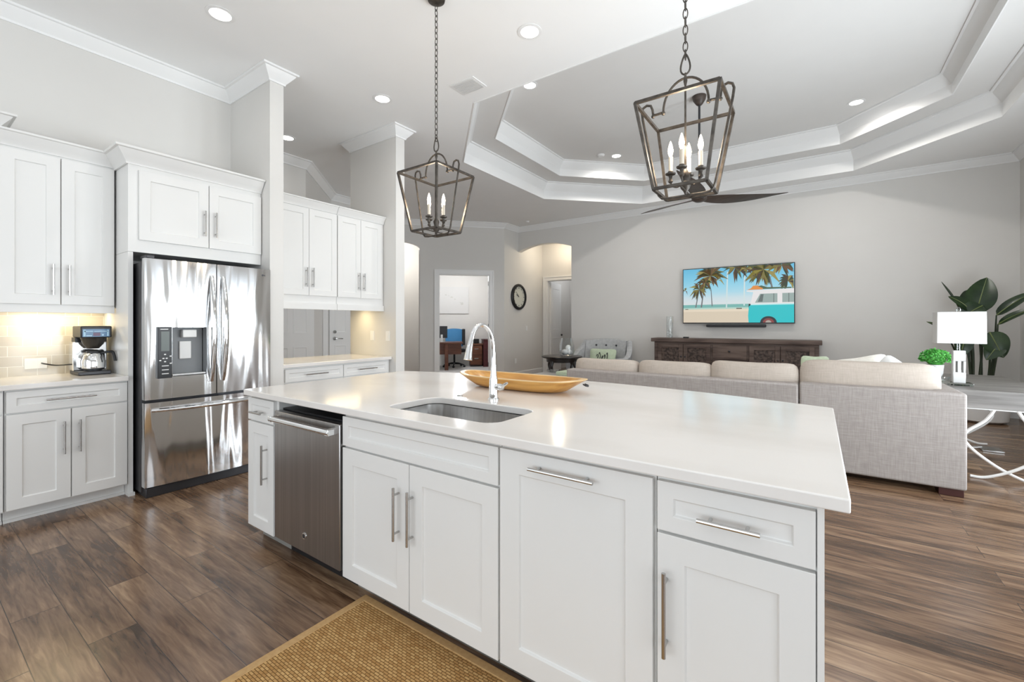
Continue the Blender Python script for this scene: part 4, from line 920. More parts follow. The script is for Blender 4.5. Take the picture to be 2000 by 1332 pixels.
# small plant in white pot
px, py = 1.03, 6.4
t = thing('potted_plant', 'small bright green leafy plant in a white pot behind the sofa cushion', 'plant', (px, py, 0.75))
MB().lathe([(0.048, 0.7505), (0.06, 0.78), (0.068, 0.875), (0.062, 0.875), (0.055, 0.86), (0.0005, 0.855)], (px, py, 0), 24).build('pot', 'whiteplastic', t)
mb = MB(); rnd = random.Random(3)
for i in range(620):
    a = rnd.uniform(0, 2 * math.pi); e_ = math.asin(rnd.uniform(-0.35, 1.0)); rr_ = rnd.uniform(0.78, 1.04)
    d_ = Vector((math.cos(a) * math.cos(e_), math.sin(a) * math.cos(e_), math.sin(e_)))
    c = Vector((px + d_.x * 0.125 * rr_, py + d_.y * 0.125 * rr_, 0.935 + d_.z * 0.105 * rr_))
    u_ = (d_ * 0.6 + Vector((rnd.uniform(-1, 1), rnd.uniform(-1, 1), rnd.uniform(-.3, 1)))).normalized(); v_ = u_.cross(d_ + Vector((rnd.uniform(-.5, .5), rnd.uniform(-.5, .5), rnd.uniform(-.5, .5)))).normalized(); n_ = u_.cross(v_)
    L = rnd.uniform(0.010, 0.017); W_ = L * 0.62
    vv = [mb.bm.verts.new(p) for p in (c - u_ * L, c - u_ * L * 0.4 - v_ * W_, c + u_ * L * 0.5 - v_ * W_ * 0.8, c + u_ * L, c + u_ * L * 0.5 + v_ * W_ * 0.8, c - u_ * L * 0.4 + v_ * W_)]; mb._f(vv)
mb.sphere((px, py, 0.935), 0.075, 12, 8, (1.1, 1.1, 1.0))
mb.build('foliage', 'greenleaf', t, smooth=False)
mb = MB()
for i in range(9): a = i * 0.7; mb.tube([(px + 0.02 * math.cos(a), py + 0.02 * math.sin(a), 0.855), (px + 0.08 * math.cos(a), py + 0.08 * math.sin(a), 0.95)], 0.002, 5)
mb.build('stems', 'greenleaf', t)
# little glass dish by the lamp
tag(MB().lathe([(0.03, 0.751), (0.05, 0.755), (0.062, 0.785), (0.058, 0.785), (0.046, 0.759), (0.0005, 0.757)], (1.0, 5.95, 0), 24).build('glass_dish', 'glass'), 'small clear glass dish on the grey table behind the lamp', 'dish')
# floor outlet with lamp lead
t = thing('floor_outlet', 'flat silver floor outlet box under the grey table with a white lead', 'outlet', (1.47, 6.55, 0))
MB().box(1.39, 1.55, 6.45, 6.65, 0.0005, 0.018).build('plate', 'nickel', t, bevel=0.004)
MB().tube(smoothpath([(1.40, 6.52, 0.03), (1.32, 6.45, 0.03), (1.22, 6.45, 0.035), (1.10, 6.50, 0.05), (1.0, 6.55, 0.06)], 5), 0.006).build('lead', 'whiteplastic', t)
# tall plant in the corner
bx, by = 1.80, 8.45
t = thing('bird_of_paradise', 'tall dark green broad-leaved plant in a low white planter in the far right corner', 'plant', (bx, by, 0))
MB().lathe([(0.20, 0.0), (0.26, 0.03), (0.28, 0.20), (0.27, 0.34), (0.25, 0.34), (0.245, 0.30), (0.001, 0.29)], (bx, by, 0), 28).build('planter', 'whiteplastic', t)
def leaf(base, tip, width, normal, bend=0.06, n=12):
    """broad blade from base to tip with a raised midrib"""
    B0, T0 = Vector(base), Vector(tip); ax = T0 - B0; L = ax.length; ax.normalize(); N0 = Vector(normal); sd = ax.cross(N0).normalized(); N0 = sd.cross(ax).normalized()
    mb = MB(); rows = []
    for i in range(n + 1):
        u = i / n; wd = width * (math.sin(math.pi * min(1, u ** 0.75)) ** 0.65) if 0 < u < 1 else 0.002
        c = B0 + ax * L * u + N0 * (-bend * (u - 0.2) ** 2 * 2)
        rows.append([c - sd * wd + N0 * wd * 0.25, c - sd * wd * 0.5 + N0 * wd * 0.06, c, c + sd * wd * 0.5 + N0 * wd * 0.06, c + sd * wd + N0 * wd * 0.25])
    V = [[mb.bm.verts.new(p) for p in r] for r in rows]; Vb = [[mb.bm.verts.new(p - N0 * 0.003) for p in r] for r in rows]
    for i in range(n):
        for j in range(4): mb._f([V[i][j], V[i][j + 1], V[i + 1][j + 1], V[i + 1][j]]); mb._f([Vb[i][j], Vb[i + 1][j], Vb[i + 1][j + 1], Vb[i][j + 1]])
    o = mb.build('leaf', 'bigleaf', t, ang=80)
    MB().tube([r[2] + N0 * 0.003 for r in rows], [0.008 * (1 - 0.7 * i / n) for i in range(n + 1)], 6).build('midrib', 'midrib', o)
CAMV = (-0.2, -1.0, -0.05)
def stalk(p, q, r=0.012): MB().tube(smoothpath([p, ((p[0] * .55 + q[0] * .45) + 0.02, (p[1] + q[1]) / 2, (p[2] + q[2]) / 2), q], 6), [r * (1.5 - 0.9 * i / 12) for i in range(13)], 8).build('stalk', 'stem', t)
B_ = (bx, by, 0.29)
for b0, l0, l1, wd, nm in (
    ((1.80, 8.42, 0.29), (1.75, 8.38, 1.46), (1.86, 8.44, 1.945), 0.155, (-0.25, -1, 0.1)),
    ((1.86, 8.45, 0.29), (1.93, 8.36, 1.42), (2.24, 8.30, 1.76), 0.075, (-0.5, -0.7, 0.5)),
    ((1.88, 8.47, 0.29), (1.93, 8.30, 1.30), (2.20, 8.15, 1.55), 0.06, (-0.6, -0.5, 0.6)),
    ((1.72, 8.42, 0.29), (1.68, 8.36, 1.50), (1.52, 8.30, 1.70), 0.085, (0.5, -0.8, 0.3)),
    ((1.74, 8.46, 0.29), (1.66, 8.50, 1.45), (1.74, 8.62, 1.80), 0.10, (0.2, -1, 0.1)),
    ((1.76, 8.40, 0.29), (1.80, 8.34, 1.55), (1.60, 8.28, 1.42), 0.12, (0.1, -0.8, 0.6)),
    ((1.84, 8.40, 0.29), (1.84, 8.24, 1.20), (1.93, 8.10, 0.90), 0.13, (-0.2, -1, 0.2)),
    ((1.82, 8.36, 0.29), (1.92, 8.22, 1.05), (1.80, 8.10, 0.88), 0.10, (-0.1, -1, 0.3)),
    ((1.70, 8.40, 0.29), (1.62, 8.30, 1.15), (1.58, 8.20, 0.88), 0.10, (0.2, -1, 0.2)),
    ((1.70, 8.44, 0.29), (1.45, 8.36, 1.20), (1.30, 8.32, 1.36), 0.035, (0.3, -0.8, 0.5))):
    stalk(b0, l0); leaf(l0, l1, wd, nm)
MB().tube(smoothpath([(1.72, 8.44, 0.3), (1.66, 8.42, 1.2), (1.56, 8.40, 1.60), (1.41, 8.38, 1.89)], 6), [0.014, 0.013, 0.012, 0.012, 0.012, 0.011, 0.011, 0.011, 0.010, 0.010, 0.010, 0.009, 0.009, 0.012, 0.014, 0.013, 0.010, 0.006, 0.002], 8).build('furled_leaf', 'stem', t)

# television, sound bar, console
t = thing('television', 'large wall-mounted television showing a beach with palms and a turquoise van', 'television', (-1.225, YT, 1.31))
x0, x1, z0, z1 = -2.141, -0.312, 1.311, 2.358
MB().box(x0, x1, YT - 0.075, YT - 0.03, z0, z1).build('housing', 'black', t, bevel=0.003)
MB().box(-1.5, -0.95, YT - 0.03, YT, 1.6, 2.1).build('wall_mount', 'black', t)
sw, sh = x1 - x0 - 0.024, z1 - z0 - 0.03
def TV(s_, v): return (x0 + 0.012 + sw * s_, z0 + 0.018 + sh * v)
tvm = {}
def tvmat(k, c, es=0.95):
    if k not in tvm:
        m = mat('screen_' + k, (0.01, 0.01, 0.01), 0.35, emit=c, es=es); tvm[k] = m
    return tvm[k]
tvlist = []
def tvidx(k, c):
    m = tvmat(k, c)
    if m not in tvlist: tvlist.append(m)
    return tvlist.index(m)
mb = MB(); ly_ = [0]
def lin(c): return tuple(((q / 255 + 0.055) / 1.055) ** 2.4 if q > 10 else q / 255 / 12.92 for q in c)
def poly(pts, k, c, layer):
    mb.mi = tvidx(k, lin(c)); y = YT - 0.0755 - 0.0004 * layer
    mb._f([mb.bm.verts.new((*[TV(*p)[0]], y, TV(*p)[1])) for p in pts])
def rect(a, b, c_, d, k, c, layer): poly([(a, c_), (b, c_), (b, d), (a, d)], k, c, layer)
skyc = [(178, 214, 226), (188, 219, 229), (168, 214, 230), (150, 209, 230), (132, 202, 228), (118, 194, 224), (104, 186, 220)]
skyc[0] = (214, 222, 224); skyc[1] = (202, 220, 226)
for i in range(28):
    q = i / 27 * 6; k_ = min(5, int(q)); f_ = q - k_; c = tuple(skyc[k_][j] * (1 - f_) + skyc[k_ + 1][j] * f_ for j in range(3))
    rect(0, 1, 0.33 + 0.67 * i / 28, 0.33 + 0.67 * (i + 1) / 28, 'sky%d' % i, c, 0)
rect(0, 0.62, 0.275, 0.335, 'sea', (118, 178, 172), 0); rect(0, 0.62, 0.245, 0.275, 'shallows', (176, 208, 196), 0)
rect(0, 1, 0, 0.245, 'sand', (214, 200, 178), 0); rect(0, 0.62, 0.20, 0.247, 'sandlit', (226, 212, 190), 1); rect(0.02, 0.05, 0.243, 0.255, 'rock', (92, 88, 80), 2); rect(0.51, 0.56, 0.243, 0.262, 'rock', (92, 88, 80), 2)
def quad(p, q, w0, w1, k, c, layer):
    d_ = Vector(q) - Vector(p); d_.y *= 0.57; nn = Vector((-d_.y, d_.x)).normalized(); nn = Vector((nn.x, nn.y / 0.57))
    poly([Vector(p) - nn * w0, Vector(p) + nn * w0, Vector(q) + nn * w1, Vector(q) - nn * w1], k, c, layer)
for p, q, wd in (((0.125, 0.28), (0.15, 0.53), 0.006), ((0.18, 0.28), (0.20, 0.56), 0.007), ((0.285, 0.30), (0.275, 0.60), 0.005), ((0.82, 0.60), (0.80, 0.80), 0.008)): quad(p, q, wd, wd * 0.7, 'trunk', (112, 116, 118), 2)
for p, q in (((0.42, 0.27), (0.43, 0.92)), ((0.58, 0.3), (0.585, 0.92))): quad(p, q, 0.006, 0.006, 'paletrunk', (206, 222, 222), 1)
rnd = random.Random(11)
greens = [(52, 62, 42), (78, 84, 48), (120, 112, 58), (98, 72, 44), (150, 140, 78), (66, 54, 40)]
def palm(cx_, cy_, rad_, n, lay):
    for i in range(n):
        a = rnd.uniform(0, 2 * math.pi); r_ = rad_ * rnd.uniform(0.55, 1.0); dx, dy = math.cos(a), math.sin(a) * 0.9
        dr_ = -0.35 * r_ * rnd.uniform(0.4, 1.2); m_ = (cx_ + dx * r_ * 0.5, min(0.999, max(0, cy_ + (dy * r_ * 0.5) * 1.75 + 0.02))); e_ = (min(0.999, max(0.001, cx_ + dx * r_)), min(0.999, cy_ + dy * r_ * 1.75 + dr_ * 1.2))
        c = greens[rnd.randrange(len(greens))]; k = 'frond%d' % greens.index(c)
        nn = Vector((-dy, dx)).normalized() * 0.016 * rad_ / 0.16; nn = Vector((nn.x, nn.y * 1.75))
        cl = lambda p: (min(0.999, max(0.001, p[0])), min(0.999, max(0.0, p[1])))
        poly([cl((cx_, cy_)), cl((m_[0] + nn.x, m_[1] + nn.y)), cl(e_), cl((m_[0] - nn.x, m_[1] - nn.y))], k, c, lay + (i % 5) * 0.3)
for p in ((0.27, 0.86, 0.17, 40), (0.16, 0.62, 0.12, 26), (0.22, 0.74, 0.10, 20), (0.02, 0.60, 0.05, 10), (0.34, 0.78, 0.08, 14), (0.50, 0.985, 0.16, 30), (0.60, 0.96, 0.10, 20), (0.75, 0.92, 0.19, 44), (0.90, 0.97, 0.14, 28), (0.95, 0.70, 0.12, 26), (0.68, 0.80, 0.08, 14)): palm(*p, 3)
# van
poly([(0.62, 0), (1, 0), (1, 0.315), (0.64, 0.315), (0.622, 0.28), (0.615, 0.12)], 'van', (30, 190, 196), 6)
poly([(0.635, 0.315), (1, 0.315), (1, 0.575), (0.60, 0.565), (0.60, 0.545), (0.66, 0.53)], 'vanwhite', (228, 226, 226), 6)
poly([(0.675, 0.345), (0.865, 0.345), (0.865, 0.50), (0.72, 0.50)], 'vanglass', (150, 168, 164), 7); poly([(0.905, 0.345), (1, 0.345), (1, 0.50), (0.905, 0.50)], 'vanglass', (150, 168, 164), 7)
poly([(0.70, 0.36), (0.74, 0.36), (0.75, 0.49), (0.725, 0.49)], 'vanshade', (96, 108, 106), 8); rect(0.832, 0.838, 0.345, 0.50, 'vanshade', (96, 108, 106), 8); rect(0.955, 0.961, 0.345, 0.50, 'vanshade', (96, 108, 106), 8)
rect(0.64, 1, 0.305, 0.325, 'vantrim', (188, 232, 232), 7)
ar = [(0.79 + 0.07 * math.cos(R(q)), 0.0 + 0.11 * math.sin(R(q))) for q in range(0, 181, 12)]; poly(ar, 'arch', (34, 40, 46), 7)
ar = [(0.79 + 0.048 * math.cos(R(q)), 0.0 + 0.075 * math.sin(R(q))) for q in range(0, 181, 12)]; poly(ar, 'wheel', (130, 58, 56), 8)
ar = [(0.79 + 0.025 * math.cos(R(q)), 0.0 + 0.04 * math.sin(R(q))) for q in range(0, 181, 12)]; poly(ar, 'hub', (170, 160, 150), 9)
poly([(0.605, 0.575), (0.64, 0.60), (0.66, 0.645), (0.70, 0.645), (0.74, 0.60), (0.745, 0.575)], 'board', (222, 140, 62), 7); poly([(0.74, 0.60), (0.70, 0.63), (0.73, 0.645), (0.78, 0.61), (0.98, 0.60), (0.98, 0.58), (0.745, 0.58)], 'boardgreen', (74, 96, 72), 7)
mb.build('screen', tvlist, t, smooth=False)
tag(MB().box(-1.715, -0.74, YT - 0.10, YT - 0.0005, 1.245, 1.295).build('sound_bar', 'black', bevel=0.01), 'black sound bar mounted on the wall below the television', 'sound bar')

t = thing('media_console', 'long rustic dark brown wood console with carved doors below the television', 'console', (-1.285, 8.65, 0))
FM = FY(8.50)
MB().box(-2.575, 0.025, 8.50, YT - 0.02, 0.08, 0.965).build('body', 'rustic', t, bevel=0.004)
MB().box(-2.63, 0.065, 8.46, YT - 0.005, 0.967, 1.035).build('top', 'rustic', t, bevel=0.006)
for x in (-2.55, 0.0): MB().box(x - 0.03, x + 0.03, 8.52, 8.58, 0, 0.08).build('foot', 'rustic', t)
def cdoor(a0, a1, knob):
    mb = MB(); z0_, z1_ = 0.14, 0.93; r_ = 0.07
    for q in ((a0, a0 + r_, z0_, z1_), (a1 - r_, a1, z0_, z1_), (a0 + r_, a1 - r_, z0_, z0_ + r_), (a0 + r_, a1 - r_, z1_ - r_, z1_)): mb.fbox(FM, *q, 0, 0.025)
    d = mb.build('door', 'rustic', t, bevel=0.003)
    MB().fbox(FM, a0 + r_, a1 - r_, z0_ + r_, z1_ - r_, 0, 0.012).build('carved_panel', 'carved', d)
    MB().sphere(FM(knob, 0.70, 0.035), 0.016, 10, 6).build('knob', 'dark', d)
cdoor(-2.50, -2.045, -2.075); cdoor(-2.035, -1.575, -2.005); cdoor(-0.955, -0.505, -0.535); cdoor(-0.495, -0.035, -0.465)
for z0_, z1_ in ((0.14, 0.40), (0.41, 0.67), (0.68, 0.93)):
    d = MB().fbox(FM, -1.535, -0.995, z0_, z1_, 0, 0.022).build('drawer', 'rustic', t, bevel=0.004); MB().sphere(FM(-1.265, (z0_ + z1_) / 2 + 0.02, 0.036), 0.018, 10, 6).build('knob', 'dark', d)
t = thing('glass_vase', 'tall clear glass cylinder vase on the left of the media console', 'vase', (-2.335, 8.68, 1.035))
mb = MB(); mb.lathe([(0.062, 1.036), (0.064, 1.45), (0.060, 1.45), (0.058, 1.046), (0.0005, 1.045)], (-2.335, 8.68, 0), 24); mb.build('cylinder', 'glass', t)
mb = MB(); rnd = random.Random(5)
for i in range(14): mb.sphere((-2.335 + rnd.uniform(-.03, .03), 8.68 + rnd.uniform(-.03, .03), 1.06 + 0.014 * i * 0.7), 0.018, 8, 6)
mb.build('filling', 'whiteplastic', t)
MB().tube(smoothpath([(-2.33, 8.68, 1.15), (-2.35, 8.67, 1.28), (-2.32, 8.69, 1.40)], 5), 0.022, 8).build('candle', 'whiteplastic', t)
tag(MB().box(-2.075, -1.985, 8.62, 8.70, 1.0355, 1.062).build('media_box', 'black', bevel=0.004), 'tiny black box on top of the media console under the television corner', 'box')

# armchair in the far left of the living room
t = thing('armchair', 'grey tufted armchair with sloping arms in front of the television wall', 'armchair', (-3.62, 8.3, 0))
ax_, ay_ = -3.62, 8.30
mb = MB(); rings = []
for i in range(15):
    u = i / 14 * 2 - 1; xx = ax_ + 0.44 * u; yy = ay_ + 0.38 - 0.10 * abs(u) ** 2.2; top = 0.995 - 0.035 * abs(u) ** 2
    rings.append([(xx, yy - 0.055, 0.40), (xx * 1.0, yy - 0.01, 0.72), (xx, yy + 0.035, top - 0.02), (xx, yy + 0.06, top), (xx, yy + 0.11, top - 0.01), (xx, yy + 0.12, 0.70), (xx, yy + 0.06, 0.40)])
mb.loft(rings); back = mb.build('back', 'chairgrey', t, ang=60)
mb = MB()
for dx, z in ((-0.22, 0.86), (0.0, 0.86), (0.22, 0.86), (-0.11, 0.75), (0.11, 0.75)): mb.sphere((ax_ + dx, ay_ + 0.345, z), 0.02, 10, 6)
mb.build('buttons', 'dark', back)
for s_ in (-1, 1):
    mb = MB(); rings = []
    for i in range(10):
        u = i / 9; yy = ay_ + 0.40 - 0.85 * u; zt2 = 0.97 - 0.33 * min(1, u * 1.9) ** 0.7; x_ = ax_ + s_ * (0.455 + 0.10 * math.sin(math.pi * min(1, u * 1.2)))
        rings.append([(x_ - 0.055, yy, 0.22), (x_ + 0.055, yy, 0.22), (x_ + 0.055 + s_ * 0.02, yy, zt2 - 0.02), (x_ + s_ * 0.02, yy, zt2), (x_ - 0.055 + s_ * 0.02, yy, zt2 - 0.02)])
    mb.loft(rings).build('arm', 'chairgrey', t, ang=60)
MB().superbox((ax_, ay_ - 0.06, 0.34), (0.42, 0.38, 0.075), 6).build('seat_cushion', 'chairgrey', t)
MB().box(ax_ - 0.45, ax_ + 0.45, ay_ - 0.42, ay_ + 0.36, 0.20, 0.265).build('seat_frame', 'chairgrey', t, bevel=0.01)
for dx, dy in ((-0.4, -0.38), (0.4, -0.38), (-0.4, 0.32), (0.4, 0.32)): MB().lathe([(0.016, 0), (0.026, 0.20)], (ax_ + dx, ay_ + dy, 0), 10).build('leg', 'blackwood', t)
o = throw((ax_ + 0.0, ay_ + 0.16, 0.612), (0.29, 0.07, 0.185), 0, -16, 'throw_pillow', 'sage', 'green patterned pillow leaning on the grey tufted armchair'); o['group'] = 'pillow on the armchair'; del o['group']
o['_o'] = (0, 0, 0)
mb = MB()
for k in range(5):
    a0 = k * 72
    pts = [(ax_ - 0.10 + 0.055 * k, ay_ + 0.085 - 0.001, 0.64 + 0.05 * math.sin(k * 2.1)), (ax_ - 0.085 + 0.055 * k, ay_ + 0.078, 0.68 + 0.05 * math.sin(k * 2.1)), (ax_ - 0.06 + 0.05 * k, ay_ + 0.078, 0.66), (ax_ - 0.075 + 0.05 * k, ay_ + 0.082, 0.60)]
    mb.tube(smoothpath(pts, 4), 0.007, 6)
mb.build('motif', 'dark', o)
# round side table with hurricane glass
t = thing('side_table', 'round espresso side table with curved legs left of the grey armchair', 'side table', (-3.97, 7.36, 0))
sx, sy = -3.97, 7.36
MB().lathe([(0.30, 0.657), (0.36, 0.664), (0.385, 0.677), (0.385, 0.692), (0.37, 0.700), (0.0005, 0.700)], (sx, sy, 0), 36).build('top', 'blackwood', t)
MB().lathe([(0.27, 0.59), (0.29, 0.59), (0.30, 0.658), (0.27, 0.658)], (sx, sy, 0), 32, cap=False).build('apron', 'blackwood', t)
for k in range(4):
    a = R(45 + 90 * k) + YAW; c_, s_ = math.cos(a), math.sin(a)
    MB().tube(smoothpath([(sx + 0.28 * c_, sy + 0.28 * s_, 0.60), (sx + 0.31 * c_, sy + 0.31 * s_, 0.50), (sx + 0.24 * c_, sy + 0.24 * s_, 0.33), (sx + 0.22 * c_, sy + 0.22 * s_, 0.16), (sx + 0.29 * c_, sy + 0.29 * s_, 0.015)], 5), [0.034 - 0.018 * i / 20 for i in range(21)], 8).build('leg', 'blackwood', t)
MB().lathe([(0.24, 0.15), (0.25, 0.165), (0.24, 0.18), (0.0005, 0.18)], (sx, sy, 0), 28).build('lower_shelf', 'blackwood', t)
t = thing('hurricane_glass', 'clear glass hurricane holding pale balls on the round side table', 'hurricane glass', (-3.87, 7.36, 0.700))
MB().lathe([(0.10, 0.701), (0.13, 0.72), (0.15, 0.79), (0.14, 0.90), (0.10, 1.04), (0.095, 1.04), (0.135, 0.90), (0.145, 0.79), (0.12, 0.73), (0.0005, 0.715)], (-3.87, 7.36, 0), 28).build('glass', 'glass', t)
for dx, dy, dz in ((-0.05, 0, 0), (0.05, 0.02, 0), (0.0, -0.05, 0.005), (0.02, 0.03, 0.085)): MB().sphere((-3.87 + dx, 7.36 + dy, 0.772 + dz), 0.052, 14, 10).build('ball', 'whiteplastic', t)
# coffee table seen past the end of the sofa
t = thing('coffee_table', 'low grey-topped coffee table with a reddish wood base, past the far end of the sofa', 'coffee table', (-3.6, 6.5, 0))
MB().box(-4.05, -3.15, 5.85, 6.9, 0.38, 0.44).build('top', 'ottoman', t, bevel=0.006)
MB().box(-3.98, -3.22, 5.92, 6.83, 0.24, 0.38).build('apron', 'cherry', t)
for x in (-3.96, -3.24):
    for y in (5.96, 6.79): MB().box(x - 0.035, x + 0.035, y - 0.035, y + 0.035, 0, 0.24).build('leg', 'cherry', t)
tag(MB().box(-3.62, -3.36, 6.50, 6.85, 0.441, 0.50).build('green_book', 'sage', bevel=0.004), 'pale green book lying on the coffee table', 'book')
tag(MB().lathe([(0.05, 0.441), (0.09, 0.45), (0.12, 0.49), (0.115, 0.49), (0.085, 0.456), (0.0005, 0.449)], (-3.86, 6.85, 0), 24).build('glass_bowl', 'glass'), 'small clear glass bowl on the coffee table', 'bowl')

# clock and plates on the clock wall
FK = lambda a, z, d: (-6.04 + d, a, z)
t = thing('wall_clock', 'round black-rimmed wall clock beside the arch', 'clock', (-6.04, 8.945, 1.965))
ck = (-6.04, 8.945, 1.965)
MB().lathe([(0.315, 0.0), (0.32, 0.03), (0.30, 0.055), (0.262, 0.06), (0.255, 0.03), (0.25, 0.0)], ck, 44, 'x', cap=False).build('rim', 'black', t)
MB().lathe([(0.26, 0.0), (0.26, 0.022)], ck, 40, 'x').build('face', 'clockface', t)
mb = MB()
for k in range(12):
    a = R(30 * k); mb.tube([FK(ck[1] + 0.20 * math.sin(a), ck[2] + 0.20 * math.cos(a), 0.024), FK(ck[1] + 0.235 * math.sin(a), ck[2] + 0.235 * math.cos(a), 0.024)], 0.006, 5)
mb.build('hour_marks', 'dark', t)
mb = MB(); a = R(-62); mb.tube([FK(ck[1], ck[2], 0.028), FK(ck[1] + 0.12 * math.sin(a), ck[2] + 0.12 * math.cos(a), 0.028)], 0.006, 5); mb.build('hour_hand', 'dark', t)
mb = MB(); a = R(-48); mb.tube([FK(ck[1], ck[2], 0.031), FK(ck[1] + 0.18 * math.sin(a), ck[2] + 0.18 * math.cos(a), 0.031)], 0.004, 5); mb.build('minute_hand', 'dark', t)
t = thing('light_switch', 'white light switch plate on the wall under the clock', 'switch', (-6.04, 9.32, 1.19))
MB().fbox(FK, 9.28, 9.36, 1.13, 1.25, 0, 0.006).build('plate', 'whiteplastic', t, bevel=0.002); MB().fbox(FK, 9.305, 9.335, 1.16, 1.22, 0.006, 0.009).build('rocker', 'whiteplastic', t)
t = thing('wall_outlet', 'white outlet plate low on the wall below the clock', 'outlet', (-6.04, 8.83, 0.4))
MB().fbox(FK, 8.79, 8.87, 0.34, 0.46, 0, 0.006).build('plate', 'whiteplastic', t, bevel=0.002); MB().fbox(FK, 8.815, 8.845, 0.37, 0.43, 0.006, 0.008).build('socket', 'whiteplastic', t)

# ================================================================== OFFICE
GO = lambda m, z, d: G(m, z, -3.6 + d)
t = thing('wall_picture', 'pale framed picture with a faint island map on the office wall', 'picture', GO(-1.02, 1.62, 0))
MB().prism([(-1.5, 1.62), (-0.56, 1.62), (-0.56, 2.45), (-1.5, 2.45)], GO, 0.002, 0.04).build('frame', 'paper', t)
mb = MB(); rnd = random.Random(9)
for cxx, czz, s1, s2 in ((-1.26, 2.20, 0.035, 0.022), (-1.17, 2.17, 0.02, 0.014), (-1.08, 2.13, 0.05, 0.022), (-0.98, 2.07, 0.03, 0.018), (-0.76, 1.93, 0.055, 0.05), (-0.82, 1.97, 0.02, 0.016)):
    pts = [(cxx + s1 * math.cos(R(q)) * rnd.uniform(.7, 1.1), czz + s2 * math.sin(R(q)) * rnd.uniform(.7, 1.1)) for q in range(0, 360, 30)]; mb.prism(pts, GO, 0.040, 0.042)
mb.build('print', 'artmark', t, smooth=False)
def obox(mb, m0, m1, z0, z1, e0, e1): return mb.prism([(m0, z0), (m1, z0), (m1, z1), (m0, z1)], G, -e1, -e0)   # e: distance behind the angled wall
t = thing('desk', 'cherry wood desk on a pedestal leg in the office', 'desk', G(-1.3, 0, -2.5))
obox(MB(), -1.84, -0.83, 0.75, 0.79, 2.1, 2.85).build('top', 'cherry', t)
obox(MB(), -1.84, -0.86, 0.44, 0.75, 2.3, 2.36).build('front_panel', 'cherry', t)
obox(MB(), -1.33, -1.23, 0.0, 0.75, 2.18, 2.28).build('leg', 'cherry', t, bevel=0.01)
obox(MB(), -1.84, -1.76, 0.0, 0.75, 2.5, 2.6).build('leg', 'cherry', t)
obox(MB(), -0.96, -0.88, 0.0, 0.75, 2.76, 2.84).build('leg', 'cherry', t) if False else None
t = thing('monitor', 'black computer monitor seen from behind on the office desk', 'monitor', G(-1.4, 0.79, -2.45))
obox(MB(), -1.80, -1.25, 0.90, 1.24, 2.40, 2.44).build('display', 'black', t, bevel=0.006)
obox(MB(), -1.44, -1.38, 0.79, 1.0, 2.36, 2.39).build('stand', 'nickel', t); obox(MB(), -1.52, -1.30, 0.791, 0.803, 2.28, 2.44).build('foot', 'nickel', t)
t = thing('office_chair', 'blue and black swivel chair behind the office desk', 'office chair', G(-1.0, 0, -2.95))
ocx, ocy, _ = G(-1.02, 0, -3.12)
bk = MB(); rings = []
for i in range(9):
    u = i / 8 * 2 - 1; mm_ = -1.02 + 0.26 * u; e_ = 3.30 - 0.07 * u * u
    rings.append([G(mm_, 0.62, -e_ + 0.05), G(mm_, 1.16 - 0.03 * u * u, -e_), G(mm_, 1.16 - 0.03 * u * u, -e_ - 0.06), G(mm_, 0.62, -e_ - 0.01)])
bk.loft(rings).build('backrest', 'blue', t)
mb = MB(); obox(mb, -0.79, -0.70, 0.66, 1.15, 3.02, 3.26); mb.build('side_bolster', 'black', t, bevel=0.02)
MB().superbox((ocx, ocy, 0.50), (0.27, 0.27, 0.06), 5).build('seat', 'black', t)
MB().cyl((ocx, ocy, 0.10), 0.03, 0.35, 12).build('column', 'black', t)
for k in range(5):
    a = R(72 * k + 20); l_ = MB().tube([(ocx, ocy, 0.12), (ocx + 0.18 * math.cos(a), ocy + 0.18 * math.sin(a), 0.11), (ocx + 0.32 * math.cos(a), ocy + 0.32 * math.sin(a), 0.075)], [0.03, 0.024, 0.018], 8).build('base_arm', 'black', t)
    MB().lathe([(0.03, -0.02), (0.03, 0.02)], (ocx + 0.32 * math.cos(a), ocy + 0.32 * math.sin(a), 0.037), 12, 'x').build('castor', 'black', l_)
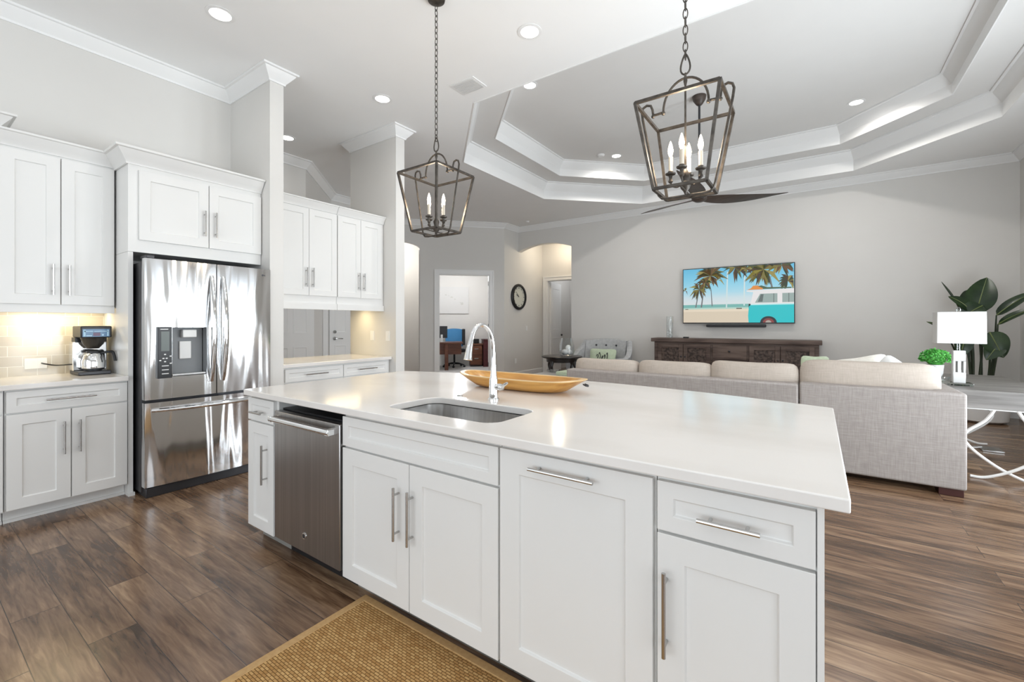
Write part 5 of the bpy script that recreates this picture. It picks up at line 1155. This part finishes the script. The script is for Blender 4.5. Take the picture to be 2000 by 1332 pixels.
t = thing('file_cabinet', 'cherry wood two-drawer file cabinet against the office wall', 'file cabinet', G(-0.35, 0, -3.4))
obox(MB(), -0.545, -0.175, 0.05, 0.665, 3.10, 3.58).build('body', 'cherry', t, bevel=0.004); obox(MB(), -0.565, -0.155, 0.665, 0.70, 3.06, 3.59).build('top', 'cherry', t, bevel=0.004)
obox(MB(), -0.53, -0.19, 0.0, 0.05, 3.14, 3.56).build('plinth', 'blackwood', t)
for z0_, z1_ in ((0.08, 0.35), (0.37, 0.64)):
    d = obox(MB(), -0.525, -0.195, z0_, z1_, 3.08, 3.10).build('drawer', 'cherry', t, bevel=0.004); obox(MB(), -0.42, -0.30, (z0_ + z1_) / 2 + 0.03, (z0_ + z1_) / 2 + 0.05, 3.06, 3.08).build('handle', 'nickel', d)
tag(obox(MB(), -0.42, -0.26, 0.701, 0.84, 3.25, 3.45).build('desk_speaker', 'black', bevel=0.01), 'small black box on top of the office file cabinet', 'box')
t = thing('low_bookcase', 'dark oxblood wood cabinet at the right side of the office', 'cabinet', G(-0.05, 0, -3.3))
obox(MB(), -0.15, 0.07, 0.0, 0.80, 3.0, 3.58).build('body', 'redwood', t, bevel=0.004); obox(MB(), -0.155, 0.075, 0.80, 0.83, 2.98, 3.59).build('top', 'redwood', t)

# unseen point lights of the rooms beyond
def pl(x, y, z, e, col=(1, 0.93, 0.82), r=0.12):
    l = bpy.data.lights.new('room_light', 'POINT'); l.energy = e; l.color = col; l.shadow_soft_size = r
    o = bpy.data.objects.new('room_light', l); COL.objects.link(o); o.location = (x, y, z)
g = G(-0.9, 2.7, -1.9); pl(*g, 62, (0.97, 0.98, 1.0))  # added office light, standing in for daylight from its window
pl(-5.25, 9.55, 3.2, 13, (1, 0.86, 0.66))
pl(-5.4, 11.2, 2.9, 13, (0.95, 0.97, 1))
g = G(-2.9, 3.3, -1.1); pl(*g, 60, (1, 0.96, 0.9))
pl(-6.7, 3.4, 3.0, 14, (0.97, 0.97, 1))
for o in list(bpy.data.objects):
    if '_o' in o: del o['_o']
